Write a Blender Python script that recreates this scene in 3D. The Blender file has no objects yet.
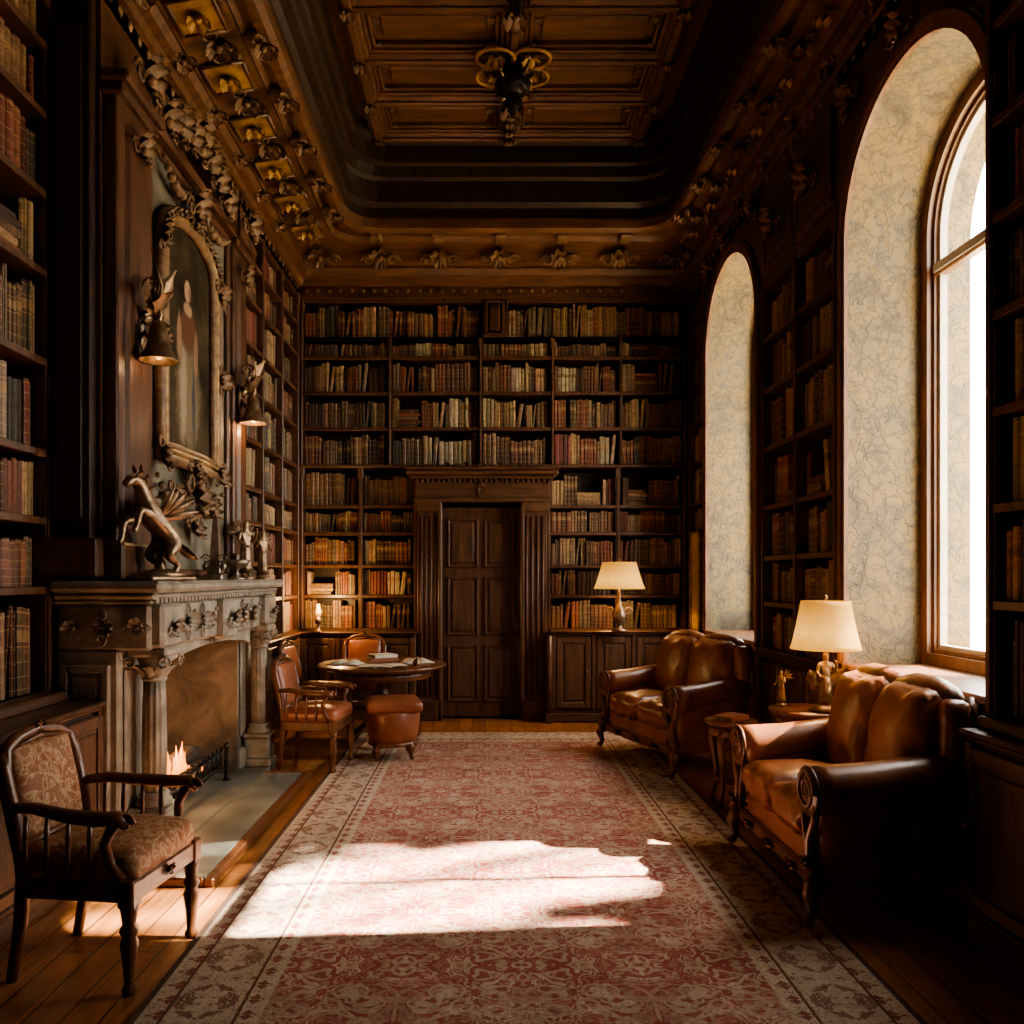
import bpy, bmesh, math, random
from mathutils import Matrix, Vector
pi=math.pi
sc=bpy.context.scene
def V(*a): return Vector(a)
# ------------------------------------------------------------------ materials
def nd(nt,t,ins=None,**props):
    n=nt.nodes.new(t)
    for k,v in props.items(): setattr(n,k,v)
    for k,v in (ins or {}).items():
        if isinstance(v,bpy.types.NodeSocket): nt.links.new(v,n.inputs[k])
        else: n.inputs[k].default_value=v
    return n
def mnew(name):
    m=bpy.data.materials.new(name); m.use_nodes=True
    nt=m.node_tree; return m,nt,nt.nodes['Principled BSDF']
def ramp(nt,fac,stops,interp='LINEAR'):
    r=nt.nodes.new('ShaderNodeValToRGB'); r.color_ramp.interpolation=interp
    el=r.color_ramp.elements
    while len(el)>1: el.remove(el[-1])
    el[0].position=stops[0][0]; el[0].color=c4(stops[0][1])
    for p,c in stops[1:]:
        e=el.new(p); e.color=c4(c)
    nt.links.new(fac,r.inputs[0]); return r.outputs[0]
def c4(c):
    if isinstance(c,(int,float)): return (c,c,c,1)
    return (c[0],c[1],c[2],1)
def mth(nt,op,a,b=0.0,c=None):
    n=nt.nodes.new('ShaderNodeMath'); n.operation=op
    for i,v in enumerate((a,b) if c is None else (a,b,c)):
        if isinstance(v,bpy.types.NodeSocket): nt.links.new(v,n.inputs[i])
        else: n.inputs[i].default_value=v
    return n.outputs[0]
def mixc(nt,f,a,b,mode='MIX'):
    n=nt.nodes.new('ShaderNodeMix'); n.data_type='RGBA'; n.blend_type=mode
    for i,v in ((0,f),(6,a),(7,b)):
        if isinstance(v,bpy.types.NodeSocket): nt.links.new(v,n.inputs[i])
        else: n.inputs[i].default_value=(v if i==0 else c4(v))
    return n.outputs[2]
def simple(name,c1,c2,rough=.5,metal=0.,scale=6,stretch=(1,1,1),bump=.15,bscale=40,coat=0.,dist=.0,bd=.01,ravar=.12,lo=.32,hi=.68):
    m,nt,b=mnew(name)
    tc=nd(nt,'ShaderNodeTexCoord').outputs['Object']
    mp=nd(nt,'ShaderNodeMapping',{0:tc,3:stretch}).outputs[0]
    n=nd(nt,'ShaderNodeTexNoise',{'Vector':mp,'Scale':scale,'Detail':7.,'Roughness':.6,'Distortion':dist})
    col=ramp(nt,n.outputs[0],[(lo,c1),(hi,c2)])
    nt.links.new(col,b.inputs['Base Color'])
    r=mth(nt,'MULTIPLY_ADD',n.outputs[0],ravar*2,rough-ravar); nt.links.new(r,b.inputs['Roughness'])
    b.inputs['Metallic'].default_value=metal
    b.inputs['Coat Weight'].default_value=coat; b.inputs['Coat Roughness'].default_value=.25
    n2=nd(nt,'ShaderNodeTexNoise',{'Vector':mp,'Scale':bscale,'Detail':4.})
    bp=nd(nt,'ShaderNodeBump',{'Height':n2.outputs[0],'Strength':bump,'Distance':bd}); nt.links.new(bp.outputs[0],b.inputs['Normal'])
    return m
WD1=(.045,.02,.010); WD2=(.135,.06,.028)
M={}
M['wood_v']=simple('dark_wood',WD1,WD2,.42,scale=3,stretch=(9,9,1),bscale=9,bump=.25,coat=.15)
M['wood_h']=simple('dark_wood_h',WD1,WD2,.42,scale=3,stretch=(1,1,9),bscale=9,bump=.25,coat=.15)
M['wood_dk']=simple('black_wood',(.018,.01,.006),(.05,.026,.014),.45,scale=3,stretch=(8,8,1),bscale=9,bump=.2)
M['wood_red']=simple('mahogany',(.075,.027,.012),(.21,.08,.033),.33,scale=4,stretch=(7,7,1.2),bscale=12,bump=.15,coat=.3)
M['wood_ceil']=simple('ceiling_wood',(.075,.034,.016),(.185,.086,.04),.4,scale=2.5,stretch=(1.2,8,3),bscale=8,bump=.25,coat=.2)
M['carve']=simple('carved_wood',(.075,.037,.018),(.26,.15,.075),.5,scale=14,bscale=50,bump=.3)
M['gilt']=simple('aged_gilt',(.12,.065,.025),(.42,.27,.12),.45,metal=.4,scale=14,bscale=45,bump=.4)
M['giltpaint']=simple('gilt_paint',(.18,.09,.024),(.5,.3,.09),.5,metal=.2,scale=9,bscale=30,bump=.3)
M['casing']=simple('window_casing_wood',(.11,.05,.024),(.25,.12,.055),.42,scale=4,stretch=(6,6,1),bscale=10,bump=.2,coat=.2)
M['sash']=simple('painted_sash',(.4,.36,.3),(.56,.52,.45),.5,bump=.05)
M['stone']=simple('mantel_stone',(.165,.135,.1),(.37,.31,.235),.6,scale=6,bscale=60,bump=.35,dist=.6)
M['hearth']=simple('hearth_slate',(.1,.1,.085),(.2,.205,.175),.45,scale=3,bscale=40,bump=.15,dist=.8)
M['iron']=simple('wrought_iron',(.015,.013,.012),(.05,.045,.04),.45,metal=.7,bump=.2)
M['silver']=simple('tarnished_silver',(.12,.085,.06),(.42,.33,.25),.36,metal=.75,scale=12,bump=.3)
M['bronze']=simple('bronze',(.11,.065,.037),(.4,.27,.165),.38,metal=.7,scale=12,bump=.3)
M['leather']=simple('brown_leather',(.15,.048,.019),(.36,.13,.053),.36,scale=3.5,bscale=55,bump=.22,dist=.5,coat=.2,bd=.006)
M['leather_red']=simple('red_leather',(.18,.055,.027),(.38,.135,.065),.38,scale=4,bscale=60,bump=.2,coat=.15,bd=.006)
M['panel']=simple('olive_panel',(.09,.075,.05),(.18,.155,.11),.55,scale=5,bscale=30,bump=.2,dist=.5)
M['paper']=simple('paper',(.55,.48,.36),(.75,.69,.56),.8,bump=.05)
M['pages']=simple('page_edges',(.22,.16,.09),(.42,.31,.18),.85,scale=30,bump=.2)
M['bark']=simple('log_bark',(.02,.013,.01),(.09,.06,.04),.9,scale=12,bump=.8)
M['blocker_leaf']=simple('blocker_foliage',(.03,.06,.015),(.08,.14,.03),.7,bump=.2)
M['ground']=simple('gravel_ground',(.4,.33,.22),(.55,.47,.33),.9,scale=.6,bump=.2)
M['ext']=simple('exterior_stone',(.35,.3,.22),(.5,.44,.34),.9,scale=2,bump=.2)
M['brick']=simple('firebox_stone',(.09,.065,.045),(.28,.2,.135),.85,scale=3.5,bscale=25,bump=.4,dist=.8)
def tapestry():
    m,nt,b=mnew('tapestry_fabric')
    tc=nd(nt,'ShaderNodeTexCoord').outputs['Object']
    n=nd(nt,'ShaderNodeTexNoise',{'Vector':tc,'Scale':16.,'Detail':3.,'Distortion':1.6})
    v=nd(nt,'ShaderNodeTexVoronoi',{'Vector':tc,'Scale':22.})
    f=mth(nt,'ADD',n.outputs[0],mth(nt,'MULTIPLY',v.outputs[0],.25))
    col=ramp(nt,f,[(.42,(.22,.07,.03)),(.55,(.35,.15,.06)),(.62,(.46,.31,.18)),(.68,(.28,.11,.05))])
    nt.links.new(col,b.inputs['Base Color']); b.inputs['Roughness'].default_value=.7
    w=nd(nt,'ShaderNodeTexNoise',{'Vector':tc,'Scale':160.})
    nt.links.new(nd(nt,'ShaderNodeBump',{'Height':w.outputs[0],'Strength':.3,'Distance':.004}).outputs[0],b.inputs['Normal'])
    return m
M['tapestry']=tapestry()
def plaster():
    m,nt,b=mnew('patterned_plaster')
    tc=nd(nt,'ShaderNodeTexCoord').outputs['Object']
    n=nd(nt,'ShaderNodeTexNoise',{'Vector':tc,'Scale':4.,'Detail':7.,'Distortion':1.2,'Roughness':.65})
    nn=nd(nt,'ShaderNodeTexNoise',{'Vector':tc,'Scale':7.,'Detail':4.})
    vv=nd(nt,'ShaderNodeVectorMath',{0:nn.outputs[1],1:(.4,.4,.4)},operation='MULTIPLY_ADD')
    nt.links.new(tc,vv.inputs[2])
    v=nd(nt,'ShaderNodeTexVoronoi',{'Vector':vv.outputs[0],'Scale':10.},feature='DISTANCE_TO_EDGE')
    base=ramp(nt,n.outputs[0],[(.32,(.1,.08,.05)),(.46,(.165,.132,.082)),(.56,(.22,.155,.068)),(.68,(.15,.128,.09))])
    vein=ramp(nt,v.outputs[0],[(.0,1),(.08,0)])
    col=mixc(nt,mth(nt,'MULTIPLY',vein,mth(nt,'MULTIPLY',nn.outputs[0],1.2)),base,(.075,.075,.066))
    nt.links.new(col,b.inputs['Base Color']); b.inputs['Roughness'].default_value=.85
    nt.links.new(nd(nt,'ShaderNodeBump',{'Height':mth(nt,'ADD',n.outputs[0],mth(nt,'MULTIPLY',vein,.3)),'Strength':.6,'Distance':.025}).outputs[0],b.inputs['Normal'])
    return m
M['plaster']=plaster()
def floorm():
    m,nt,b=mnew('oak_floorboards')
    tc=nd(nt,'ShaderNodeTexCoord').outputs['Object']
    mp=nd(nt,'ShaderNodeMapping',{0:tc,2:(0,0,pi/2)}).outputs[0]
    br=nd(nt,'ShaderNodeTexBrick',{'Vector':mp,'Color1':(.4,.16,.05,1),'Color2':(.28,.105,.034,1),'Mortar':(.05,.02,.008,1),'Scale':1.,'Mortar Size':.004,'Brick Width':1.6,'Row Height':.13})
    mp2=nd(nt,'ShaderNodeMapping',{0:tc,3:(9,1,1)}).outputs[0]
    n=nd(nt,'ShaderNodeTexNoise',{'Vector':mp2,'Scale':4.,'Detail':6.})
    col=mixc(nt,.8,br.outputs[0],ramp(nt,n.outputs[0],[(.3,.5),(.7,1.3)]),'MULTIPLY')
    nt.links.new(col,b.inputs['Base Color']); b.inputs['Roughness'].default_value=.3; b.inputs['Coat Weight'].default_value=.2
    nt.links.new(nd(nt,'ShaderNodeBump',{'Height':br.outputs[1],'Strength':.3,'Distance':.004},invert=True).outputs[0],b.inputs['Normal'])
    return m
M['floor']=floorm()
RX,RY,RCX=1.34,3.0,.14
def rugm():
    m,nt,b=mnew('persian_rug_wool')
    tc=nd(nt,'ShaderNodeTexCoord').outputs['Object']
    s=nd(nt,'ShaderNodeSeparateXYZ',{0:tc})
    ax=mth(nt,'ABSOLUTE',s.outputs[0]); ay=mth(nt,'ABSOLUTE',s.outputs[1])
    e=mth(nt,'MINIMUM',mth(nt,'SUBTRACT',RX,ax),mth(nt,'SUBTRACT',RY,ay))
    def motif(px,py,scale,dist,thr0,thr1,seed):
        X=mth(nt,'PINGPONG',s.outputs[0],px); Y=mth(nt,'PINGPONG',mth(nt,'ADD',s.outputs[1],.13),py)
        cv=nd(nt,'ShaderNodeCombineXYZ',{0:X,1:Y,2:seed}).outputs[0]
        n=nd(nt,'ShaderNodeTexNoise',{'Vector':cv,'Scale':scale,'Detail':2.,'Distortion':dist,'Roughness':.5})
        return n.outputs[0],cv
    n1,cv=motif(.45,.5,4.2,2.0,0,0,3.)
    bandv=mth(nt,'PINGPONG',mth(nt,'MULTIPLY',n1,9.),.5)
    f1=ramp(nt,bandv,[(.25,0),(.3,1)])
    mask=ramp(nt,n1,[(.4,.4),(.52,1)])
    n2,_=motif(.225,.25,15.,1.5,0,0,8.)
    f2=ramp(nt,n2,[(.54,0),(.57,1)])
    vor=nd(nt,'ShaderNodeTexVoronoi',{'Vector':cv,'Scale':7.},feature='F1').outputs[0]
    petals=ramp(nt,vor,[(.14,1),(.17,0),(.24,0),(.27,.9),(.33,.9),(.36,0)])
    mot=mth(nt,'MAXIMUM',mth(nt,'MAXIMUM',mth(nt,'MULTIPLY',f1,mask),mth(nt,'MULTIPLY',f2,.55)),mth(nt,'MULTIPLY',petals,.85))
    wear=nd(nt,'ShaderNodeTexNoise',{'Vector':tc,'Scale':3.,'Detail':8.,'Roughness':.7}).outputs[0]
    fine=nd(nt,'ShaderNodeTexNoise',{'Vector':tc,'Scale':70.,'Detail':2.}).outputs[0]
    red=ramp(nt,wear,[(.3,(.28,.07,.055)),(.7,(.42,.145,.115))])
    cream=ramp(nt,wear,[(.3,(.42,.31,.22)),(.7,(.62,.5,.39))])
    field=mixc(nt,mth(nt,'MULTIPLY',mot,.88),red,cream)
    g,_=motif(.16,.16,16.,1.8,0,0,12.); g1=ramp(nt,g,[(.45,0),(.48,1)])
    bord=mixc(nt,mth(nt,'MULTIPLY',g1,.9),(.27,.15,.11),cream)
    g,_=motif(.05,.05,30.,.5,0,0,15.); g2=ramp(nt,g,[(.48,0),(.52,1)])
    thin=mixc(nt,g2,(.28,.1,.08),cream)
    def step(t): return mth(nt,'GREATER_THAN',e,t)
    col=mixc(nt,step(.025),(.12,.07,.05),cream)
    col=mixc(nt,step(.045),col,thin)
    col=mixc(nt,step(.10),col,(.17,.08,.05))
    col=mixc(nt,step(.112),col,bord)
    col=mixc(nt,step(.35),col,(.17,.08,.05))
    col=mixc(nt,step(.362),col,thin)
    col=mixc(nt,step(.42),col,cream)
    col=mixc(nt,step(.44),col,field)
    col=mixc(nt,.6,col,ramp(nt,fine,[(.3,.65),(.7,1.25)]),'MULTIPLY')
    nt.links.new(col,b.inputs['Base Color']); b.inputs['Roughness'].default_value=.95; b.inputs['Specular IOR Level'].default_value=.2
    hh=mth(nt,'ADD',fine,mth(nt,'MULTIPLY',mot,.4))
    nt.links.new(nd(nt,'ShaderNodeBump',{'Height':hh,'Strength':.35,'Distance':.006}).outputs[0],b.inputs['Normal'])
    return m
M['rug']=rugm()
def bookm():
    m,nt,b=mnew('leather_book_spines')
    a=nd(nt,'ShaderNodeAttribute',attribute_name='Col'); u=nd(nt,'ShaderNodeAttribute',attribute_name='buv')
    s=nd(nt,'ShaderNodeSeparateXYZ',{0:u.outputs['Vector']}); v=s.outputs[1]; rnd=s.outputs[2]
    band=ramp(nt,v,[(0,0),(.055,1),(.07,0),(.2,1),(.212,0),(.37,1),(.382,0),(.54,1),(.555,0),(.78,1),(.795,0),(.93,1),(.95,0)],'CONSTANT')
    lab=ramp(nt,v,[(0,0),(.6,1),(.74,0)],'CONSTANT')
    tc=nd(nt,'ShaderNodeTexCoord').outputs['Object']
    n=nd(nt,'ShaderNodeTexNoise',{'Vector':tc,'Scale':26.,'Detail':6.,'Roughness':.7})
    nf=nd(nt,'ShaderNodeTexNoise',{'Vector':tc,'Scale':160.,'Detail':1.})
    c=mixc(nt,.8,a.outputs['Color'],ramp(nt,n.outputs[0],[(.3,.35),(.7,1.3)]),'MULTIPLY')
    lm=mth(nt,'MULTIPLY',lab,mth(nt,'GREATER_THAN',rnd,.55))
    c=mixc(nt,mth(nt,'MULTIPLY',lm,.7),c,mixc(nt,mth(nt,'GREATER_THAN',rnd,.8),(.07,.028,.016),(.3,.19,.09)))
    txt=mth(nt,'MULTIPLY',lm,mth(nt,'GREATER_THAN',nf.outputs[0],.56))
    bm_=mth(nt,'MULTIPLY',band,mth(nt,'GREATER_THAN',rnd,.25))
    g=mth(nt,'MAXIMUM',mth(nt,'MULTIPLY',bm_,.6),mth(nt,'MULTIPLY',txt,.6))
    c=mixc(nt,g,c,(.45,.3,.13))
    nt.links.new(c,b.inputs['Base Color']); b.inputs['Roughness'].default_value=.5
    hh=mth(nt,'ADD',n.outputs[0],mth(nt,'MULTIPLY',band,.8))
    nt.links.new(nd(nt,'ShaderNodeBump',{'Height':hh,'Strength':.4,'Distance':.004}).outputs[0],b.inputs['Normal'])
    return m
M['book']=bookm()
def emis(name,c,s,c2=None):
    m,nt,b=mnew(name)
    b.inputs['Base Color'].default_value=c4(c); b.inputs['Emission Color'].default_value=c4(c); b.inputs['Emission Strength'].default_value=s
    if c2:
        tc=nd(nt,'ShaderNodeTexCoord').outputs['Generated']; z=nd(nt,'ShaderNodeSeparateXYZ',{0:tc}).outputs[2]
        col=ramp(nt,z,[(0,c),(1,c2)]); nt.links.new(col,b.inputs['Emission Color'])
    return m
M['flame']=emis('flame',(1,.36,.04),2,(1,.2,.01))
M['flame'].node_tree.nodes['Principled BSDF'].inputs['Base Color'].default_value=(.3,.08,.01,1)
M['ember']=emis('ember',(1,.2,.03),1.5)
M['amber']=emis('amber_glass',(1,.4,.08),.7)
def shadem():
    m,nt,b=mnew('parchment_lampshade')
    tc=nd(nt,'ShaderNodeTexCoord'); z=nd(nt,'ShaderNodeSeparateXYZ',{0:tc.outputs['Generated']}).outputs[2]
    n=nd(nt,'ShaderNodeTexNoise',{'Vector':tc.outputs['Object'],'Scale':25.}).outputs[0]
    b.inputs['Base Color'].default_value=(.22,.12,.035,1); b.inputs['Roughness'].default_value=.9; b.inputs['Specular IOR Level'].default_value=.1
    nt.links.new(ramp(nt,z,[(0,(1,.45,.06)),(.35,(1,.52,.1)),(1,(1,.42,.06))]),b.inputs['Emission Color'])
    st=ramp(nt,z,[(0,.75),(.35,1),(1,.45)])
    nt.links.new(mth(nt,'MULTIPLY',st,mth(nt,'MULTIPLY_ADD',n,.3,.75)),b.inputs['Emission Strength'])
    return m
M['shade']=shadem()
def glassm():
    m,nt,b=mnew('window_glass'); o=nt.nodes['Material Output']
    t=nd(nt,'ShaderNodeBsdfTransparent',{'Color':(.96,.97,.97,1)}); g=nd(nt,'ShaderNodeBsdfGlossy',{'Roughness':.02})
    mx=nd(nt,'ShaderNodeMixShader',{0:.05,1:t.outputs[0],2:g.outputs[0]}); nt.links.new(mx.outputs[0],o.inputs[0]); return m
M['glass']=glassm()
def paintingm():
    m,nt,b=mnew('oil_portrait')
    tc=nd(nt,'ShaderNodeTexCoord').outputs['Object']
    wn=nd(nt,'ShaderNodeTexNoise',{'Vector':tc,'Scale':11.,'Detail':6.,'Roughness':.7}).outputs[0]
    s=nd(nt,'ShaderNodeSeparateXYZ',{0:tc})
    def blob(cy,cz,ry,rz,soft=.25,wa=.7):
        dy=mth(nt,'DIVIDE',mth(nt,'SUBTRACT',s.outputs[1],cy),ry); dz=mth(nt,'DIVIDE',mth(nt,'SUBTRACT',s.outputs[2],cz),rz)
        l=mth(nt,'SQRT',mth(nt,'ADD',mth(nt,'MULTIPLY',dy,dy),mth(nt,'MULTIPLY',dz,dz)))
        l=mth(nt,'ADD',l,mth(nt,'MULTIPLY',mth(nt,'SUBTRACT',wn,.5),wa))
        return ramp(nt,l,[(max(0,1-soft),1),(1,0)])
    n=nd(nt,'ShaderNodeTexNoise',{'Vector':tc,'Scale':4.,'Detail':6.}).outputs[0]
    col=ramp(nt,n,[(.3,(.014,.011,.007)),(.7,(.07,.052,.03))])
    col=mixc(nt,blob(0,-.55,.42,.4,.6),col,(.06,.042,.025))          # ground shadow
    col=mixc(nt,blob(.0,-.32,.24,.42,.4,1.),col,(.15,.115,.075))      # gown
    col=mixc(nt,blob(-.08,-.3,.07,.4,.5,1.2),col,(.26,.21,.15))       # lit folds
    col=mixc(nt,blob(.1,-.35,.04,.35,.6,1.4),col,(.045,.05,.055))     # fold shadow
    col=mixc(nt,blob(.0,.1,.17,.16,.3),col,(.1,.05,.032))             # bodice
    col=mixc(nt,blob(-.15,.02,.045,.18,.3),col,(.24,.15,.095))        # arm
    col=mixc(nt,blob(.14,-.02,.045,.18,.3),col,(.2,.12,.075))
    col=mixc(nt,blob(0,.235,.08,.05,.3),col,(.3,.2,.13))              # neck
    col=mixc(nt,blob(0,.385,.095,.115,.2,.3),col,(.035,.022,.014))    # hair
    col=mixc(nt,blob(-.01,.35,.058,.08,.25,.2),col,(.36,.24,.155))    # face
    col=mixc(nt,blob(.03,.34,.03,.06,.6,.2),col,(.2,.12,.075))        # face shade
    nt.links.new(col,b.inputs['Base Color']); b.inputs['Roughness'].default_value=.8; b.inputs['Specular IOR Level'].default_value=.08
    return m
M['painting']=paintingm()
M['map']=simple('old_map_print',(.35,.2,.07),(.6,.42,.18),.6,scale=9,bump=.1,dist=1.5)
# ------------------------------------------------------------------ mesh builder
class B:
    def __init__(s,name,origin=(0,0,0)):
        s.name=name; s.v=[]; s.f=[]; s.mi=[]; s.sm=[]; s.ml=[]; s.M=Matrix.Identity(4); s.o=Vector(origin)
    def m(s,k):
        if k not in s.ml: s.ml.append(k)
        return s.ml.index(k)
    def add(s,vs,fs,mat,smooth=False,M=None):
        T=s.M if M is None else s.M@M
        n=len(s.v); s.v+= [T@Vector(p) for p in vs]
        k=s.m(mat)
        for f in fs: s.f.append([i+n for i in f]); s.mi.append(k); s.sm.append(smooth)
    def box(s,x0,x1,y0,y1,z0,z1,mat,bev=0.,M=None):
        if x0>x1:x0,x1=x1,x0
        if y0>y1:y0,y1=y1,y0
        if z0>z1:z0,z1=z1,z0
        if bev<=0:
            vs=[(x,y,z) for x in(x0,x1) for y in(y0,y1) for z in(z0,z1)]
            fs=[(0,1,3,2),(4,6,7,5),(0,4,5,1),(2,3,7,6),(0,2,6,4),(1,5,7,3)]
            return s.add(vs,fs,mat,False,M)
        bev=min(bev,(x1-x0)*.45,(y1-y0)*.45,(z1-z0)*.45)
        vs=[];idx={}
        for i,x in enumerate((x0,x1)):
            for j,y in enumerate((y0,y1)):
                for k,z in enumerate((z0,z1)):
                    ix=x+(bev if i==0 else -bev); iy=y+(bev if j==0 else -bev); iz=z+(bev if k==0 else -bev)
                    idx[i,j,k]=len(vs); vs+=[(x,iy,iz),(ix,y,iz),(ix,iy,z)]
        fs=[]
        for i in(0,1): fs.append([idx[i,0,0],idx[i,1,0],idx[i,1,1],idx[i,0,1]])
        for j in(0,1): fs.append([idx[0,j,0]+1,idx[1,j,0]+1,idx[1,j,1]+1,idx[0,j,1]+1])
        for k in(0,1): fs.append([idx[0,0,k]+2,idx[1,0,k]+2,idx[1,1,k]+2,idx[0,1,k]+2])
        for a in(0,1):
            for b in(0,1):
                fs.append([idx[a,b,0],idx[a,b,1],idx[a,b,1]+1,idx[a,b,0]+1])
                fs.append([idx[a,0,b],idx[a,1,b],idx[a,1,b]+2,idx[a,0,b]+2])
                fs.append([idx[0,a,b]+1,idx[1,a,b]+1,idx[1,a,b]+2,idx[0,a,b]+2])
        for c in idx.values(): fs.append([c,c+1,c+2])
        s.add(vs,fs,mat,False,M)
    def lathe(s,prof,mat,M=None,seg=20,smooth=True,flute=0,fa=0.):
        vs=[];fs=[];n=len(prof)
        for r,z in prof:
            for k in range(seg):
                a=2*pi*k/seg; rr=max(r,1e-4)
                if flute: rr*=1-fa*abs(math.sin(a*flute/2))
                vs.append((rr*math.cos(a),rr*math.sin(a),z))
        for i in range(n-1):
            for k in range(seg):
                k2=(k+1)%seg; fs.append((i*seg+k,i*seg+k2,(i+1)*seg+k2,(i+1)*seg+k))
        if prof[0][0]>1e-3: fs.append(list(range(seg))[::-1])
        if prof[-1][0]>1e-3: fs.append([(n-1)*seg+k for k in range(seg)])
        s.add(vs,fs,mat,smooth,M)
    def tube(s,pts,rad,mat,seg=8,cap=True,flat=1.,M=None,closed=False):
        pts=[Vector(p) for p in pts]; n=len(pts)
        if not hasattr(rad,'__len__'): rad=[rad]*n
        vs=[];fs=[]; up=None
        for i,p in enumerate(pts):
            if closed: t=(pts[(i+1)%n]-pts[i-1])
            else: t=pts[min(i+1,n-1)]-pts[max(i-1,0)]
            t.normalize()
            if up is None:
                up=Vector((0,0,1)) if abs(t.z)<.9 else Vector((1,0,0))
            a=(up-t*up.dot(t)).normalized(); up=a; b=t.cross(a)
            for k in range(seg):
                q=2*pi*k/seg; vs.append(p+a*math.cos(q)*rad[i]+b*math.sin(q)*rad[i]*flat)
        for i in range(n if closed else n-1):
            j=(i+1)%n
            for k in range(seg):
                k2=(k+1)%seg; fs.append((i*seg+k,i*seg+k2,j*seg+k2,j*seg+k))
        if cap and not closed: fs.append(list(range(seg))[::-1]); fs.append([(n-1)*seg+k for k in range(seg)])
        s.add(vs,fs,mat,True,M)
    def ell(s,c,r,mat,M=None,seg=12,rings=8):
        if not hasattr(r,'__len__'): r=(r,r,r)
        vs=[];fs=[]
        for i in range(rings+1):
            p=pi*i/rings
            for k in range(seg):
                a=2*pi*k/seg; vs.append((c[0]+r[0]*math.sin(p)*math.cos(a)+0,c[1]+r[1]*math.sin(p)*math.sin(a),c[2]+r[2]*math.cos(p)))
        for i in range(rings):
            for k in range(seg):
                k2=(k+1)%seg; fs.append((i*seg+k,i*seg+k2,(i+1)*seg+k2,(i+1)*seg+k))
        s.add(vs,fs,mat,True,M)
    def cushion(s,size,r,mat,M,puff=.02,n=12,wr=.004,seed=0,bow=0.):
        h=[x/2 for x in size]; vs=[];ids={};fs=[]
        thin=min(range(3),key=lambda i:h[i])
        def vid(q):
            k=tuple(round(x,4) for x in q)
            if k in ids: return ids[k]
            p=[q[i]*h[i] for i in range(3)]
            rr=[min(r,h[i]) for i in range(3)]
            base=[max(-(h[i]-rr[i]),min(h[i]-rr[i],p[i])) for i in range(3)]
            d=[(p[i]-base[i])/rr[i] if rr[i]>0 else 0 for i in range(3)]
            L=math.sqrt(sum(x*x for x in d)) or 1
            P=[base[i]+d[i]/L*rr[i] for i in range(3)]
            o=[i for i in range(3) if i!=thin]
            P[thin]+= (1 if q[thin]>0 else -1)*puff*(1-q[o[0]]**2)*(1-q[o[1]]**2)*abs(q[thin])
            w=math.sin(P[0]*31+seed*1.7)*math.sin(P[1]*27+seed)*math.sin(P[2]*23+2+seed)+.6*math.sin(P[0]*70+P[1]*50+seed*3)*math.sin(P[2]*60)
            for i in range(3): P[i]+=w*wr*q[i]
            ids[k]=len(vs); vs.append(P); return ids[k]
        g=[]
        for i in range(n+1):
            t=-1+2*i/n; g.append(math.sin(t*pi/2)*.55+t*.45)
        g[0]=-1;g[-1]=1
        for ax in range(3):
            for sg in(-1,1):
                for i in range(n):
                    for j in range(n):
                        qs=[]
                        for (a,b) in((g[i],g[j]),(g[i+1],g[j]),(g[i+1],g[j+1]),(g[i],g[j+1])):
                            q=[0,0,0]; q[ax]=sg; q[(ax+1)%3]=a; q[(ax+2)%3]=b; qs.append(vid(q))
                        fs.append(qs)
        s.add(vs,fs,mat,True,M)
    def leaf(s,base,d,n,L,W,curl,mat,lobes=3):
        base=Vector(base); d=Vector(d).normalized(); n=Vector(n); n=(n-d*n.dot(d)).normalized(); w=d.cross(n)
        vs=[];fs=[];NS=9;C=[-1,-.5,0,.5,1]
        for i in range(NS+1):
            t=i/NS; a=curl*t*t
            pos=base+d*(L*t*math.cos(a*.6))+n*(L*.5*math.sin(a)*t+.12*L*math.sin(pi*t))
            wd=W*.5*(math.sin(pi*min(1,t**.75*.97+.02)))*(1+.28*math.cos(2*pi*lobes*t))+.002
            for c in C: vs.append(pos+w*c*wd+n*(-abs(c)*wd*.45+ (.0 if c else W*.06)))
        for i in range(NS):
            for k in range(4): fs.append((i*5+k,i*5+k+1,(i+1)*5+k+1,(i+1)*5+k))
        s.add(vs,fs,mat,True)
    def scroll(s,c,u,v,r,mat,turns=1.6,th=.2,sg=1):
        c=Vector(c);u=Vector(u).normalized();v=Vector(v).normalized(); pts=[];rad=[]
        N=int(16*turns)
        for i in range(N+1):
            t=i/N; a=sg*2*pi*turns*t; rr=r*(1-t)**.8+.05*r
            pts.append(c+u*math.cos(a)*rr+v*math.sin(a)*rr); rad.append(r*th*(1-.6*t))
        s.tube(pts,rad,mat,6)
    def acanthus(s,c,n,up,S,mat,seed=0,scrolls=True):
        c=Vector(c);n=Vector(n).normalized();up=Vector(up);up=(up-n*up.dot(n)).normalized();w=n.cross(up)
        for a in(-70,-35,0,35,70):
            A=math.radians(a); s.leaf(c,up*math.cos(A)+w*math.sin(A)+n*.15,n,S*(1-.25*abs(a)/70),S*.38,1.5,mat)
        for a in(150,180,210):
            A=math.radians(a); s.leaf(c,up*math.cos(A)+w*math.sin(A)+n*.1,n,S*.6,S*.28,1.2,mat)
        if scrolls:
            for g in(-1,1): s.scroll(c+w*g*S*.55-up*S*.12+n*S*.08,w*g,up,S*.27,mat,1.5,.22,1)
        T=Matrix.Translation(c+n*S*.12); s.ell((0,0,0),S*.14,mat,T,8,6)
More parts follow.
